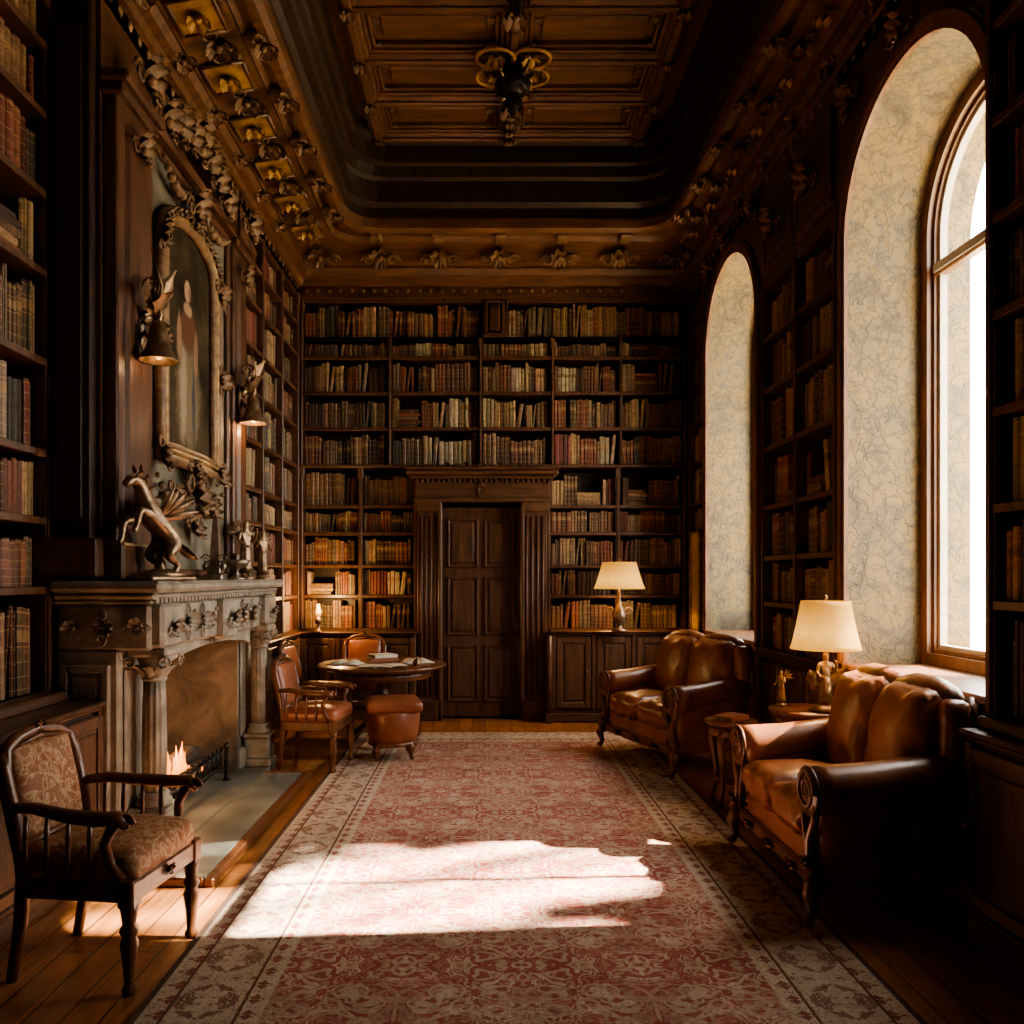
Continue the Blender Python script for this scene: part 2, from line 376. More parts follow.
    def rosette(s,c,n,S,mat,k=8,up=(0,1,0)):
        c=Vector(c);n=Vector(n).normalized();up=Vector(up);up=(up-n*up.dot(n)).normalized();w=n.cross(up)
        for i in range(k):
            A=2*pi*i/k; s.leaf(c,up*math.cos(A)+w*math.sin(A)+n*.15,n,S,S*.55,1.4,mat)
        s.ell((0,0,0),S*.22,mat,Matrix.Translation(c+n*S*.12),8,6)
    def swag(s,p,q,sag,n,r,mat):
        p=Vector(p);q=Vector(q);n=Vector(n); K=9
        for i in range(K+1):
            t=i/K; c=p+(q-p)*t+Vector((0,0,-sag*math.sin(pi*t))); rr=r*(.6+.6*math.sin(pi*t))
            s.ell((0,0,0),rr,mat,Matrix.Translation(c+n*r*.3),8,5)
    def skin(s,nodes,edges,mat,M=None,sub=2):
        me=bpy.data.meshes.new('tmp'); me.from_pydata([n[0] for n in nodes],edges,[])
        ob=bpy.data.objects.new('tmp',me); sc.collection.objects.link(ob)
        md=ob.modifiers.new('s','SKIN')
        for i,n in enumerate(nodes):
            sv=me.skin_vertices[0].data[i]; r=n[1]; sv.radius=(r,r) if not hasattr(r,'__len__') else r
            sv.use_root=(i==0)
        md.use_smooth_shade=True
        sb=ob.modifiers.new('b','SUBSURF'); sb.levels=sub
        dg=bpy.context.evaluated_depsgraph_get(); dg.update()
        e=ob.evaluated_get(dg).to_mesh()
        s.add([v.co.copy() for v in e.vertices],[list(p.vertices) for p in e.polygons],mat,True,M)
        bpy.data.objects.remove(ob); bpy.data.meshes.remove(me)
    def done(s,parent=None,loc=None,rot=0.,scale=1.):
        me=bpy.data.meshes.new(s.name)
        me.from_pydata([tuple(v-s.o) for v in s.v],[],s.f)
        me.polygons.foreach_set('material_index',s.mi); me.polygons.foreach_set('use_smooth',s.sm)
        for k in s.ml: me.materials.append(M[k])
        bm=bmesh.new(); bm.from_mesh(me); bmesh.ops.recalc_face_normals(bm,faces=bm.faces); bm.to_mesh(me); bm.free()
        me.update()
        ob=bpy.data.objects.new(s.name,me); sc.collection.objects.link(ob)
        ob.location=s.o if loc is None else loc
        ob.rotation_euler=(0,0,rot); ob.scale=(scale,)*3
        if parent: ob.parent=parent
        return ob
def empty(name,loc=(0,0,0),rot=0):
    e=bpy.data.objects.new(name,None); e.location=loc; e.rotation_euler=(0,0,rot); e.empty_display_size=.1
    sc.collection.objects.link(e); return e
def light(name,loc,power,col,rad,parent=None):
    l=bpy.data.lights.new(name,'POINT'); l.energy=power; l.color=col; l.shadow_soft_size=rad
    o=bpy.data.objects.new(name,l); o.location=loc; sc.collection.objects.link(o)
    if parent: o.parent=parent
    return o
# ------------------------------------------------------------------ books
PAL=[(.18,.065,.035),(.22,.085,.042),(.12,.052,.028),(.31,.195,.1),(.39,.27,.145),(.22,.13,.065),(.09,.045,.028),(.24,.085,.05),(.16,.11,.065),(.44,.34,.21),(.11,.08,.05),(.18,.055,.038),(.33,.22,.12),(.075,.055,.042),(.28,.18,.105),(.22,.125,.07),(.14,.08,.045),(.28,.165,.085)]
class Books:
    def __init__(s): s.v=[];s.f=[];s.mi=[];s.c=[];s.u=[]
    def book(s,F,s0,o,z,w,h,d,col,rnd,lean=0.,mats=(0,1)):
        cs=[(0,-d),(w,-d),(w,-.008),(w*.78,0),(w*.22,0),(0,-.008)]
        n=len(s.v)
        for zi in(0,1):
            for (a,b) in cs:
                s.v.append(F@Vector((s0+a+lean*zi,o+b,z+h*zi))); s.c.append(col); s.u.append((a/w,zi*.999,rnd))
        for i in range(6):
            j=(i+1)%6; s.f.append((n+i,n+j,n+6+j,n+6+i)); s.mi.append(0)
        s.f.append(tuple(n+6+i for i in range(6))); s.mi.append(1)
        s.f.append(tuple(n+i for i in range(6))[::-1]); s.mi.append(0)
    def hbook(s,F,s0,o,z,L,t,d,col,rnd):
        n=len(s.v)
        for x in(0,1):
            for (b,zz) in((-d,0),(-d,t),(-.006,t),(0,t*.75),(0,t*.25),(-.006,0)):
                s.v.append(F@Vector((s0+x*L,o+b,z+zz))); s.c.append(col); s.u.append((zz/t,x*.999,rnd))
        for i in range(6):
            j=(i+1)%6; s.f.append((n+i,n+j,n+6+j,n+6+i)); s.mi.append(0)
        s.f.append(tuple(n+6+i for i in range(6))); s.mi.append(1); s.f.append(tuple(n+i for i in range(6))); s.mi.append(1)
    def fill(s,F,s0,s1,z0,maxh,R,front=-.028,depth=.18,wmul=1.):
        x=s0+.006
        while x<s1-.02:
            r=R.random()
            if r<.03: x+=R.uniform(.01,.05); continue
            if r<.06 and s1-x>.3 and maxh>.2:
                L=R.uniform(.2,.27); z=z0
                for _ in range(R.randint(2,5)):
                    t=R.uniform(.03,.05)
                    if z+t>z0+maxh*.9: break
                    c=R.choice(PAL); s.hbook(F,x,front-R.uniform(0,.02),z,L*R.uniform(.85,1),t,depth*.9,var(c,R),R.random()); z+=t+.001
                x+=L+.008; continue
            k=R.randint(1,5); w=R.uniform(.02,.05)*wmul; h=min(maxh*R.uniform(.74,.97),.44); c=R.choice(PAL); rn=R.random(); fr=front-R.uniform(0,.025)
            for _ in range(k):
                ww=w*R.uniform(.8,1.2)
                if x+ww>s1-.004: return
                lean=0.
                if R.random()<.04 and x+ww+.05<s1: lean=R.uniform(.02,.045)
                s.book(F,x,fr-R.uniform(0,.01),z0,ww,h*R.uniform(.93,1.0),depth,var(c,R),rn,lean)
                x+=ww+.0012+lean
    def done(s,name,parent):
        me=bpy.data.meshes.new(name); o0=parent.location; me.from_pydata([tuple(v-o0) for v in s.v],[],s.f)
        me.polygons.foreach_set('material_index',s.mi)
        a=me.color_attributes.new('Col','FLOAT_COLOR','POINT'); a.data.foreach_set('color',[x for c in s.c for x in (c[0],c[1],c[2],1)])
        u=me.attributes.new('buv','FLOAT_VECTOR','POINT'); u.data.foreach_set('vector',[x for c in s.u for x in c])
        me.materials.append(M['book']); me.materials.append(M['pages'])
        bm=bmesh.new(); bm.from_mesh(me); bmesh.ops.recalc_face_normals(bm,faces=bm.faces); bm.to_mesh(me); bm.free()
        o=bpy.data.objects.new(name,me); sc.collection.objects.link(o); o.parent=parent; return o
def var(c,R):
    k=R.uniform(.5,1.25); return tuple(min(1,x*k*R.uniform(.9,1.1)) for x in c)
def frame(o,d,out):
    d=Vector(d);out=Vector(out);m=Matrix.Identity(4)
    for i in range(3): m[i][0]=d[i];m[i][1]=out[i];m[i][2]=(0,0,1)[i];m[i][3]=o[i]
    return m
def shelves(b,bk,F,s0,s1,levels,ups,R,depth=.28,skipfill=(),up_w=.05,wmul=1.):
    b.M=F
    z0,z1=levels[0],levels[-1]
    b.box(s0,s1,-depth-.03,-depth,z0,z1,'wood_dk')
    for z in levels: b.box(s0,s1,-depth,-.012,z-.03,z,'wood_h'); b.box(s0,s1,-.014,.004,z-.036,z+.002,'wood_v',.004)
    for u in ups:
        b.box(u-up_w/2,u+up_w/2,-depth,0.0,z0-.03,z1,'wood_v'); b.box(u-up_w*.3,u+up_w*.3,0,.014,z0,z1,'wood_v',.006)
        b.box(u-up_w*.65,u+up_w*.65,-.02,.02,z1-.12,z1,'wood_v',.008)
    for i in range(len(levels)-1):
        for j in range(len(ups)-1):
            if (i,j) in skipfill: continue
            h=levels[i+1]-levels[i]-.035
            bk.fill(F,ups[j]+up_w/2,ups[j+1]-up_w/2,levels[i]+.003,h,R,wmul=wmul)
    b.M=Matrix.Identity(4)
def pdoor(b,s0,s1,z0,z1,o,mat='wood_v',fr=.06):
    b.box(s0,s1,o,o+.02,z0,z1,mat,.004)
    b.box(s0,s0+fr,o+.02,o+.035,z0,z1,mat,.006); b.box(s1-fr,s1,o+.02,o+.035,z0,z1,mat,.006)
    b.box(s0+fr,s1-fr,o+.02,o+.035,z0,z0+fr,mat,.006); b.box(s0+fr,s1-fr,o+.02,o+.035,z1-fr,z1,mat,.006)
    b.box(s0+fr+.02,s1-fr-.02,o+.015,o+.032,z0+fr+.02,z1-fr-.02,mat,.014)
def cabinet(b,F,s0,s1,ztop,out,back,nd_,knob=True):
    b.M=F
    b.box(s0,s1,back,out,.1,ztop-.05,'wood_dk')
    b.box(s0,s1,back,out+.02,0,.1,'wood_h',.01); b.box(s0,s1,back,out+.012,.1,.13,'wood_h',.008)
    b.box(s0-.0,s1+.0,back,out+.03,ztop-.05,ztop-.025,'wood_h',.01); b.box(s0-.01,s1+.01,back,out+.055,ztop-.025,ztop,'wood_h',.01)
    w=(s1-s0)/nd_
    for i in range(nd_):
        a=s0+i*w
        b.box(a,a+.05,out,out+.03,.13,ztop-.05,'wood_v',.006)
        pdoor(b,a+.055,a+w-.005,.15,ztop-.07,out)
        if knob: b.ell((a+w-.04,out+.05,ztop*.55),.013,'gilt',None,8,6)
    b.box(s1-.05,s1,out,out+.03,.13,ztop-.05,'wood_v',.006)
    b.M=Matrix.Identity(4)
XL,XR=-1.98,2.17; YB=8.55; ZC=4.62
# ------------------------------------------------------------------ ROOM SHELL
b=B('floor'); b.box(-2.6,2.9,-1.6,9.1,-.12,0,'floor'); b.done()
b=B('wall_left'); b.box(-2.62,-2.5,-1.6,9.1,0,5.8,'wood_dk'); b.done()
b=B('wall_back'); b.box(-2.5,2.5,8.9,9.05,0,5.8,'wood_dk'); b.done()
b=B('wall_front'); b.box(-2.5,2.5,-1.6,-1.5,0,5.8,'wood_v')
for i in range(5): b.M=frame((-2.4+i*.95,-1.5,0),(1,0,0),(0,1,0)); pdoor(b,0,.9,.3,4.2,0,'wood_v',.1)
b.M=Matrix.Identity(4); b.done()
b=B('ceiling'); b.box(-2.62,2.87,-1.6,9.1,5.74,5.9,'wood_ceil'); b.done()
def arch(a,c,zs,zp,off=0.,n=28,extra=()):
    a+=off;c-=off;zs+=off; r=(c-a)/2; cy=(a+c)/2
    th=sorted(set([pi-pi*i/n for i in range(n+1)]+list(extra)),reverse=True)
    return [(a,zs)]+[(cy+r*math.cos(t),zp+r*math.sin(t)) for t in th]+[(c,zs)]
W=[(3.42,4.78),(6.38,7.78)]; ZS=.98; ZPS=[3.49,3.62]
BAY=[(3.38,4.9),(6.28,7.88)]
b=B('wall_right')
b.box(2.5,2.9,-1.6,BAY[0][0],0,5.8,'ext'); b.box(2.5,2.9,BAY[0][1],BAY[1][0],0,5.8,'ext'); b.box(2.5,2.9,BAY[1][1],9.1,0,5.8,'ext')
X1=2.9
for (a,c),(y0,y1),ZP in zip(W,BAY,ZPS):
    zt=5.8; cy=(a+c)/2; r=(c-a)/2
    ex=[math.atan2(zt-ZP,y1-cy),math.atan2(zt-ZP,y0-cy)]
    P=arch(a,c,ZS,ZP,0,32,ex); Q=[]
    for i,(y,z) in enumerate(P):
        if i==0: Q.append((y0,ZS)); continue
        if i==len(P)-1: Q.append((y1,ZS)); continue
        dy,dz=(y-cy),(z-ZP); L=math.hypot(dy,dz); dy/=L;dz/=L
        t=1e9
        if dz>1e-6: t=min(t,(zt-ZP)/dz)
        if dy>1e-6: t=min(t,(y1-cy)/dy)
        if dy<-1e-6: t=min(t,(y0-cy)/dy)
        Q.append((cy+dy*t,ZP+dz*t))
    n=len(P)
    for X,mt in((XR,'wood_v'),(X1,'ext')):
        vs=[(X,y,z) for y,z in P]+[(X,y,z) for y,z in Q]
        b.add(vs,[(i,i+1,n+i+1,n+i) for i in range(n-1)],mt)
    vs=[(XR,y,z) for y,z in P]+[(X1,y,z) for y,z in P]
    b.add(vs,[(i,i+1,n+i+1,n+i) for i in range(n-1)],'plaster',True)
    b.add([(XR,y0,ZS),(XR,y0,zt),(X1,y0,zt),(X1,y0,ZS)],[(0,1,2,3)],'wood_v')
    b.add([(XR,y1,ZS),(XR,y1,zt),(X1,y1,zt),(X1,y1,ZS)],[(0,1,2,3)],'wood_v')
    b.box(XR+.02,X1,y0,y1,0,ZS-.001,'plaster')
    F=frame((XR+.02,y0,0),(0,1,0),(-1,0,0)); b.M=F; L=y1-y0
    for k in range(3): pdoor(b,.02+k*L/3,(k+1)*L/3-.02,.16,ZS-.1,-.015,'wood_v')
    b.box(0,L,0,.02,0,.15,'wood_h',.008)
    b.M=Matrix.Identity(4)
    for yy,u in((y0+.17,-1),(y1-.17,1)):
        b.acanthus((XR-.01,yy,ZP+.82),(-1,0,0),(0,u*.5,1),.16,'carve')
b.done()
def ring(b,A,Bp,x0,x1,mat,smooth=False):
    n=len(A); vs=[(x0,y,z) for y,z in A]+[(x0,y,z) for y,z in Bp]+[(x1,y,z) for y,z in A]+[(x1,y,z) for y,z in Bp]
    fs=[]
    for i in range(n):
        j=(i+1)%n
        fs+=[(i,j,n+j,n+i),(2*n+i,2*n+j,3*n+j,3*n+i),(i,j,2*n+j,2*n+i),(n+i,n+j,3*n+j,3*n+i)]
    b.add(vs,fs,mat,smooth)
for wi,((a,c),ZP) in enumerate(zip(W,ZPS)):
    b=B('window_%d'%(wi+1),((2.7),(a+c)/2,ZS))
    ar=lambda o:arch(a,c,ZS,ZP,o,28)
    ring(b,ar(.075),ar(0),2.60,2.72,'casing'); ring(b,ar(.1),ar(.055),2.63,2.70,'casing')
    ring(b,ar(.125),ar(.1),2.65,2.69,'sash')
    cy=(a+c)/2
    b.box(2.63,2.70,a+.07,c-.07,3.26,3.34,'casing',.01); b.box(2.62,2.63,a+.1,c-.1,3.275,3.325,'sash',.004)
    b.box(2.645,2.69,cy-.015,cy+.015,ZS+.07,ZP+.62,'casing',.006)
    P=ar(.1); b.add([(2.675,y,z) for y,z in P],[list(range(len(P)))],'glass')
    b.box(XR-.03,2.66,a-.03,c+.03,ZS-.035,ZS+.006,'casing',.008)
    b.done()
    b=B('trim_%d'%(wi+1))
    def archopen(off): 
        P=arch(a,c,ZS,ZP,off,28); P[0]=(P[0][0],ZS); P[-1]=(P[-1][0],ZS); return P
    def strip(A,Bp,x0,x1,mat):
        n=len(A); vs=[(x0,y,z) for y,z in A]+[(x0,y,z) for y,z in Bp]+[(x1,y,z) for y,z in A]+[(x1,y,z) for y,z in Bp]; fs=[]
        for i in range(n-1):
            j=i+1; fs+=[(i,j,n+j,n+i),(2*n+i,2*n+j,3*n+j,3*n+i),(i,j,2*n+j,2*n+i),(n+i,n+j,3*n+j,3*n+i)]
        b.add(vs,fs,mat)
    strip(archopen(0.0),archopen(-.03),XR-.025,XR+.0,'casing'); strip(archopen(-.03),archopen(-.075),XR-.035,XR,'casing'); strip(archopen(-.075),archopen(-.1),XR-.02,XR,'wood_v')
    b.acanthus((XR-.04,(a+c)/2,ZP+(c-a)/2+.13),(-1,0,0),(0,0,1),.14,'carve')
    b.done()
# ------------------------------------------------------------------ ceiling cornice and tray
ix0,ix1,iy0,iy1=-1.3,1.75,-.8,7.7; ox0,ox1,oy0,oy1=XL,XR,-1.5,YB
inner=[];outer=[]
for (cx,cy,a0,oc) in((ix1-.3,iy1-.3,0,(ox1,oy1)),(ix0+.3,iy1-.3,pi/2,(ox0,oy1)),(ix0+.3,iy0+.3,pi,(ox0,oy0)),(ix1-.3,iy0+.3,3*pi/2,(ox1,oy0))):
    for k in range(9):
        a=a0+pi/2*k/8; inner.append(Vector((cx+.3*math.cos(a),cy+.3*math.sin(a)))); outer.append(Vector(oc))
prof=[(0,4.50),(0,4.6),(.05,4.61),(.07,4.66),(.14,4.68),(.18,4.73),(.2,4.73),(.2,4.76),(.3,4.785),(.7,4.84),(.72,4.83),(.76,4.87),(.84,4.87),(.86,4.83),(.95,4.83),(1,4.86),(1,4.95),(.97,4.99),(.97,5.06),(1.02,5.1),(1.02,5.3),(1.05,5.33),(1.07,5.42),(1.11,5.44),(1.11,5.6),(1.16,5.62),(1.2,5.74)]
b=B('trim_cornice')
n=len(inner)
vs=[]
for t,z in prof:
    for p,q in zip(inner,outer): c=q*(1-t)+p*t; vs.append((c.x,c.y,z))
for i in range(len(prof)-1):
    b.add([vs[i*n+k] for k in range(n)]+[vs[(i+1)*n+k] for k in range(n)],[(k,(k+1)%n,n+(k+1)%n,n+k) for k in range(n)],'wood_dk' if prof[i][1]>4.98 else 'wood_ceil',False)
b.box(-2.5,XL,-1.5,8.9,4.5,4.62,'wood_h'); b.box(XR,2.5,-1.5,3.38,4.5,4.62,'wood_h')
y=.9
while y<7.5:
    b.acanthus((-1.66,y,4.80),(.25,0,-1),(1,0,.1),.2,'carve'); b.acanthus((-1.88,y,4.70),(.7,0,-1),(1,0,.3),.13,'carve')
    b.box(-1.5,-1.36,y-.05,y+.05,4.80,4.86,'carve',.015); b.acanthus((-1.38,y,4.79),(.3,0,-1),(1,0,0),.15,'carve')
    y0,y1=y+.15,y+.43
    b.add([(-1.80,y0,4.752),(-1.80,y1,4.752),(-1.56,y1,4.79),(-1.56,y0,4.79)],[(0,1,2,3)],'giltpaint')
    b.rosette((-1.68,(y0+y1)/2,4.765),(.15,0,-1),.11,'giltpaint',6)
    for p,q in(((-1.81,y0),(-1.81,y1)),((-1.55,y0),(-1.55,y1)),((-1.81,y0),(-1.55,y0)),((-1.81,y1),(-1.55,y1))):
        zz=lambda x:4.75+(x+1.81)*.155
        b.tube([(p[0],p[1],zz(p[0])),(q[0],q[1],zz(q[0]))],.013,'wood_ceil',6)
    b.acanthus((1.98,y,4.79),(-.25,0,-1),(-1,0,.1),.16,'carve'); b.box(1.78,1.86,y-.05,y+.05,4.80,4.86,'carve',.015)
    b.acanthus((1.81,y,4.78),(-.6,0,-1),(-1,0,0),.13,'carve'); b.acanthus((2.13,y,4.66),(-1,0,-.6),(0,0,-1),.12,'carve')
    b.rosette((1.97,y+.29,4.77),(-.1,0,-1),.08,'giltpaint',6)
    y+=.58
for k in range(7):
    x=-1.68+k*.61
    b.acanthus((x,8.15,4.765),(0,-.7,-1),(0,-1,.5),.24,'carve')
    b.box(x-.06,x+.06,7.74,7.9,4.79,4.86,'carve',.015)
for sx,x in((1,XL+.01),(-1,XR-.01)):
    y=.6
    while y<8.5:
        b.ell((x,y,4.555),(.012,.03,.03),'carve',None,8,6); y+=.12
x=-1.9
while x<2.1: b.ell((x,YB-.01,4.555),(.022,.012,.022),'carve',None,8,6); x+=.12
b.done()
b=B('trim_coffers')
zc=5.74
xs=[-1.0,.225,1.45]; ys=[7.55,6.98,6.42,5.82,5.22,4.62,4.02,3.42,2.82,2.2,1.6,1.0,.4]
b.box(-1.3,1.75,-1,7.7,5.72,5.74,'wood_ceil')
for x in xs:
    b.box(x-.075,x+.075,.3,7.63,zc-.11,zc,'wood_ceil',.02); b.box(x-.035,x+.035,.3,7.63,zc-.14,zc-.1,'wood_ceil',.012)
for yy in ys:
    b.box(-1.07,1.52,yy-.06,yy+.06,zc-.105,zc,'wood_ceil',.02); b.box(-1.07,1.52,yy-.025,yy+.025,zc-.13,zc-.1,'wood_ceil',.012)
for i in range(2):
    for j in range(len(ys)-1):
        x0,x1=xs[i]+.075,xs[i+1]-.075; y1,y0=ys[j]-.06,ys[j+1]+.06
        for o,z in((.03,.06),(.07,.04)):
            b.box(x0+o-.03,x1-o+.03,y0+o-.03,y0+o,zc-z-.02,zc-.01,'wood_ceil',.006); b.box(x0+o-.03,x1-o+.03,y1-o,y1-o+.03,zc-z-.02,zc-.01,'wood_ceil',.006)
            b.box(x0+o-.03,x0+o,y0+o,y1-o,zc-z-.02,zc-.01,'wood_ceil',.006); b.box(x1-o,x1-o+.03,y0+o,y1-o,zc-z-.02,zc-.01,'wood_ceil',.006)
        b.box(x0+.13,x1-.13,y0+.12,y1-.12,zc-.045,zc-.01,'wood_ceil',.02)
        for (px,py,ux,uy) in((x0+.1,y0+.1,-1,-1),(x1-.1,y0+.1,1,-1),(x0+.1,y1-.1,-1,1),(x1-.1,y1-.1,1,1)): b.acanthus((px,py,zc-.06),(0,0,-1),(-ux,-uy,0),.07,'carve',scrolls=False)
for j,yy in enumerate(ys[:8]):
    for x in (xs[0],xs[2]): b.rosette((x,yy,zc-.13),(0,0,-1),.09,'carve')
for yy in (6.42,5.22,4.02):
    for a in range(4):
        A=pi/4+a*pi/2; cx,cy=.225+.2*math.cos(A),yy+.17*math.sin(A)
        b.tube([(cx+.15*math.cos(q*pi/10),cy+.12*math.sin(q*pi/10),zc-.155) for q in range(20)],.016,'giltpaint',8,closed=True)
        b.rosette((cx,cy,zc-.14),(0,0,-1),.12,'giltpaint',6)
    b.rosette((.225,yy,zc-.18),(0,0,-1),.2,'carve',8)
b.done()
for yy in (6.42,5.22):
    b=B('chandelier_boss'); 
    b.lathe([(.05,0),(.1,-.02),(.07,-.04),(.13,-.08),(.145,-.12),(.12,-.17),(.07,-.2),(.05,-.23),(.075,-.26),(.04,-.31),(.02,-.36),(.0,-.4)],'iron',None,20)
    for k in range(6):
        A=k*pi/3; c,s_=math.cos(A),math.sin(A)
        b.tube([(.1*c,.1*s_,-.08),(.17*c,.17*s_,-.13),(.22*c,.22*s_,-.1),(.23*c,.23*s_,-.04)],[.014,.012,.01,.008],'bronze'); b.ell((.23*c,.23*s_,-.03),.018,'bronze',None,8,6)
        b.leaf((.08*c,.08*s_,-.16),(c,s_,-.8),(c,s_,1),.12,.05,-1,'bronze')
    b.done(None,(.225,yy,zc-.17))
b=B('trim_ceiling_carving')
for yy in (6.98,5.82): b.rosette((.225,yy,zc-.15),(0,0,-1),.15,'carve')
for yy in (7.5,7.35,7.2,7.1,6.85,6.7): b.acanthus((.225,yy,zc-.15),(0,0,-1),(0,-1,0),.12,'carve')
b.done()
# ------------------------------------------------------------------ bookcases
def finish(b,bk,loc):
    e=empty('bookcase',loc); b.o=Vector(loc); b.done(e,(0,0,0)); bk.done('books',e); return e
b=B('case_frame'); bk=Books(); R=random.Random(3)
F=frame((0,YB,0),(1,0,0),(0,-1,0))
low=[.95,1.31,1.63,1.98,2.27,2.68]
shelves(b,bk,F,XL,-.72,low,[XL+.02,-1.33,-.74],R)
shelves(b,bk,F,.66,XR,low,[.68,1.42,XR-.03],R)
shelves(b,bk,F,XL,XR,[2.68,3.1,3.48,3.86,4.06],[XL+.02,-1.02,-.05,.72,1.45,XR-.03],R,up_w=.035)
shelves(b,bk,F,XL,XR,[4.06,4.47],[XL+.02,-.01,.22,XR-.03],R,up_w=.04,skipfill=((0,1),))
b.M=F; b.box(-.03,.24,-.1,.02,4.06,4.47,'wood_v',.01); pdoor(b,0,.21,4.08,4.45,.0,'wood_v',.03)
b.box(XL,XR,-.3,.01,4.47,4.62,'wood_h',.01)
b.box(XL,XR,-.3,.03,2.665,2.70,'wood_h',.008)
b.M=Matrix.Identity(4)
cabinet(b,F,XL,-.72,.93,.18,-.3,3); cabinet(b,F,.68,XR-.0,.93,.0,-.3,2,False)
finish(b,bk,(0,8.7,0))
b=B('sideboard',(1.3,8.3,0)); cabinet(b,F,.68,1.92,.95,.3,.06,3)
b.M=F
for x in(.66,1.94): 
    b.box(x-.035,x+.035,.24,.36,0,.1,'wood_v',.01); b.tube([(x,.33,.1),(x,.345,.4),(x,.33,.7),(x,.34,.9)],[.03,.02,.03,.025],'wood_v')
b.M=Matrix.Identity(4); b.done()
b=B('case_frame'); bk=Books(); R=random.Random(5)
F=frame((XL,0,0),(0,1,0),(1,0,0))
shelves(b,bk,F,6.42,8.5,[.95,1.31,1.63,1.98,2.27,2.68,3.1,3.48,3.86,4.2,4.5],[6.46,7.12,7.8,8.46],R,wmul=1.1)
cabinet(b,F,6.42,8.3,.93,.03,-.3,3); finish(b,bk,(-2.1,7.4,0))
b=B('case_frame'); bk=Books(); R=random.Random(8)
F=frame((-2.22,0,0),(0,1,0),(1,0,0))
shelves(b,bk,F,1.2,4.1,[.92,1.45,1.8,2.14,2.6,3.05,3.45,3.85,4.2,4.5],[1.24,2.2,3.15,4.07],R,depth=.25,up_w=.06)
cabinet(b,F,1.2,4.1,.87,.24,-.25,5); b.M=F; b.box(1.2,4.1,-.25,.1,.87,.92,'wood_h',.01); b.M=Matrix.Identity(4)
finish(b,bk,(-2.3,2.6,0))
b=B('case_frame'); bk=Books(); R=random.Random(9)
F=frame((2.11,0,0),(0,1,0),(-1,0,0))
shelves(b,bk,F,1.2,3.37,[.92,1.4,1.8,2.2,2.6,3.0,3.4,3.8,4.2,4.5],[1.24,2.3,3.34],R,depth=.3,up_w=.06)
cabinet(b,F,1.2,3.34,.87,.08,-.3,4); b.M=F; b.box(1.2,3.36,-.25,.05,.87,.92,'wood_h',.01); b.M=Matrix.Identity(4)
finish(b,bk,(2.3,2.3,0))
b=B('case_frame'); bk=Books(); R=random.Random(12)
F=frame((XR,0,0),(0,1,0),(-1,0,0))
shelves(b,bk,F,4.91,6.27,[.95,1.31,1.66,2.05,2.5,2.95,3.35,3.75],[4.95,5.59,6.24],R,wmul=1.3)
b.M=F; b.box(4.91,6.27,-.3,.0,3.75,4.5,'wood_v')
for k in range(2): pdoor(b,4.95+k*.64,5.55+k*.64,3.82,4.42,.0,'wood_v',.07)
b.acanthus((5.25,.05,4.08),(0,1,0),(0,0,1),.2,'carve'); b.acanthus((5.88,.05,4.08),(0,1,0),(0,0,1),.2,'carve')
b.M=Matrix.Identity(4)
cabinet(b,F,4.91,6.27,.93,.0,-.3,3); finish(b,bk,(2.3,5.6,0))
b=B('case_frame'); bk=Books(); R=random.Random(15)
shelves(b,bk,F,7.9,8.5,[.95,1.31,1.63,1.98,2.27,2.68,3.1,3.48,3.86,4.2,4.5],[7.93,8.47],R)
cabinet(b,F,7.9,8.2,.93,.03,-.3,1); finish(b,bk,(2.3,8.2,0))
b=B('framed_map',(2.13,8.0,.95)); 
b.box(2.12,2.135,7.92,8.2,.97,1.95,'map'); 
for (y0,y1,z0,z1) in((7.9,7.93,.95,1.97),(8.19,8.22,.95,1.97),(7.9,8.22,.95,.98),(7.9,8.22,1.94,1.97)): b.box(2.105,2.14,y0,y1,z0,z1,'gilt',.006)
b.done()
# ------------------------------------------------------------------ door
b=B('door_1',(0,8.5,0)); b.M=frame((0,8.52,0),(1,0,0),(0,-1,0))
b.box(-.46,.38,0,.03,0.02,2.24,'wood_v',.004)
for c0,c1 in ((-.40,-.07),(-.01,.32)):
    for z0,z1 in((.18,.78),(.88,1.5),(1.6,2.12)):
        b.box(c0,c1,.03,.036,z0,z1,'wood_v',.004)
        for (p,q,r_,s_) in((c0,c0+.025,z0,z1),(c1-.025,c1,z0,z1),(c0,c1,z0,z0+.025),(c0,c1,z1-.025,z1)): b.box(p,q,.03,.052,r_,s_,'wood_v',.008)
        b.box(c0+.05,c1-.05,.03,.05,z0+.05,z1-.05,'wood_v',.015)
b.ell((.33,.08,1.0),.025,'gilt',None,12,8); b.box(.315,.345,.03,.04,.93,1.07,'gilt',.004)
b.M=Matrix.Identity(4); b.done()
b=B('trim_door'); b.M=frame((0,8.5,0),(1,0,0),(0,-1,0))
for x0,x1 in((-.71,-.47),(.39,.65)):
    b.box(x0,x1,-.1,.14,0,2.3,'wood_v',.01); b.box(x0-.02,x1+.02,-.1,.17,0,.22,'wood_v',.012); b.box(x0-.015,x1+.015,-.1,.165,2.18,2.3,'wood_v',.012)
    for k in range(4): xx=x0+.045+k*(x1-x0-.09)/3; b.tube([(xx,.14,.26),(xx,.14,2.14)],.014,'wood_v',6)
for x in(-.47,.39): b.box(x-.02,x+.02,-.1,.17,0,2.26,'wood_v',.01)
b.box(-.73,.67,-.1,.15,2.28,2.5,'wood_h',.01); b.box(-.75,.69,-.1,.18,2.28,2.33,'wood_h',.01)
for k in range(26): x=-.72+k*.055; b.box(x,x+.03,.15,.185,2.48,2.52,'wood_h',.004)
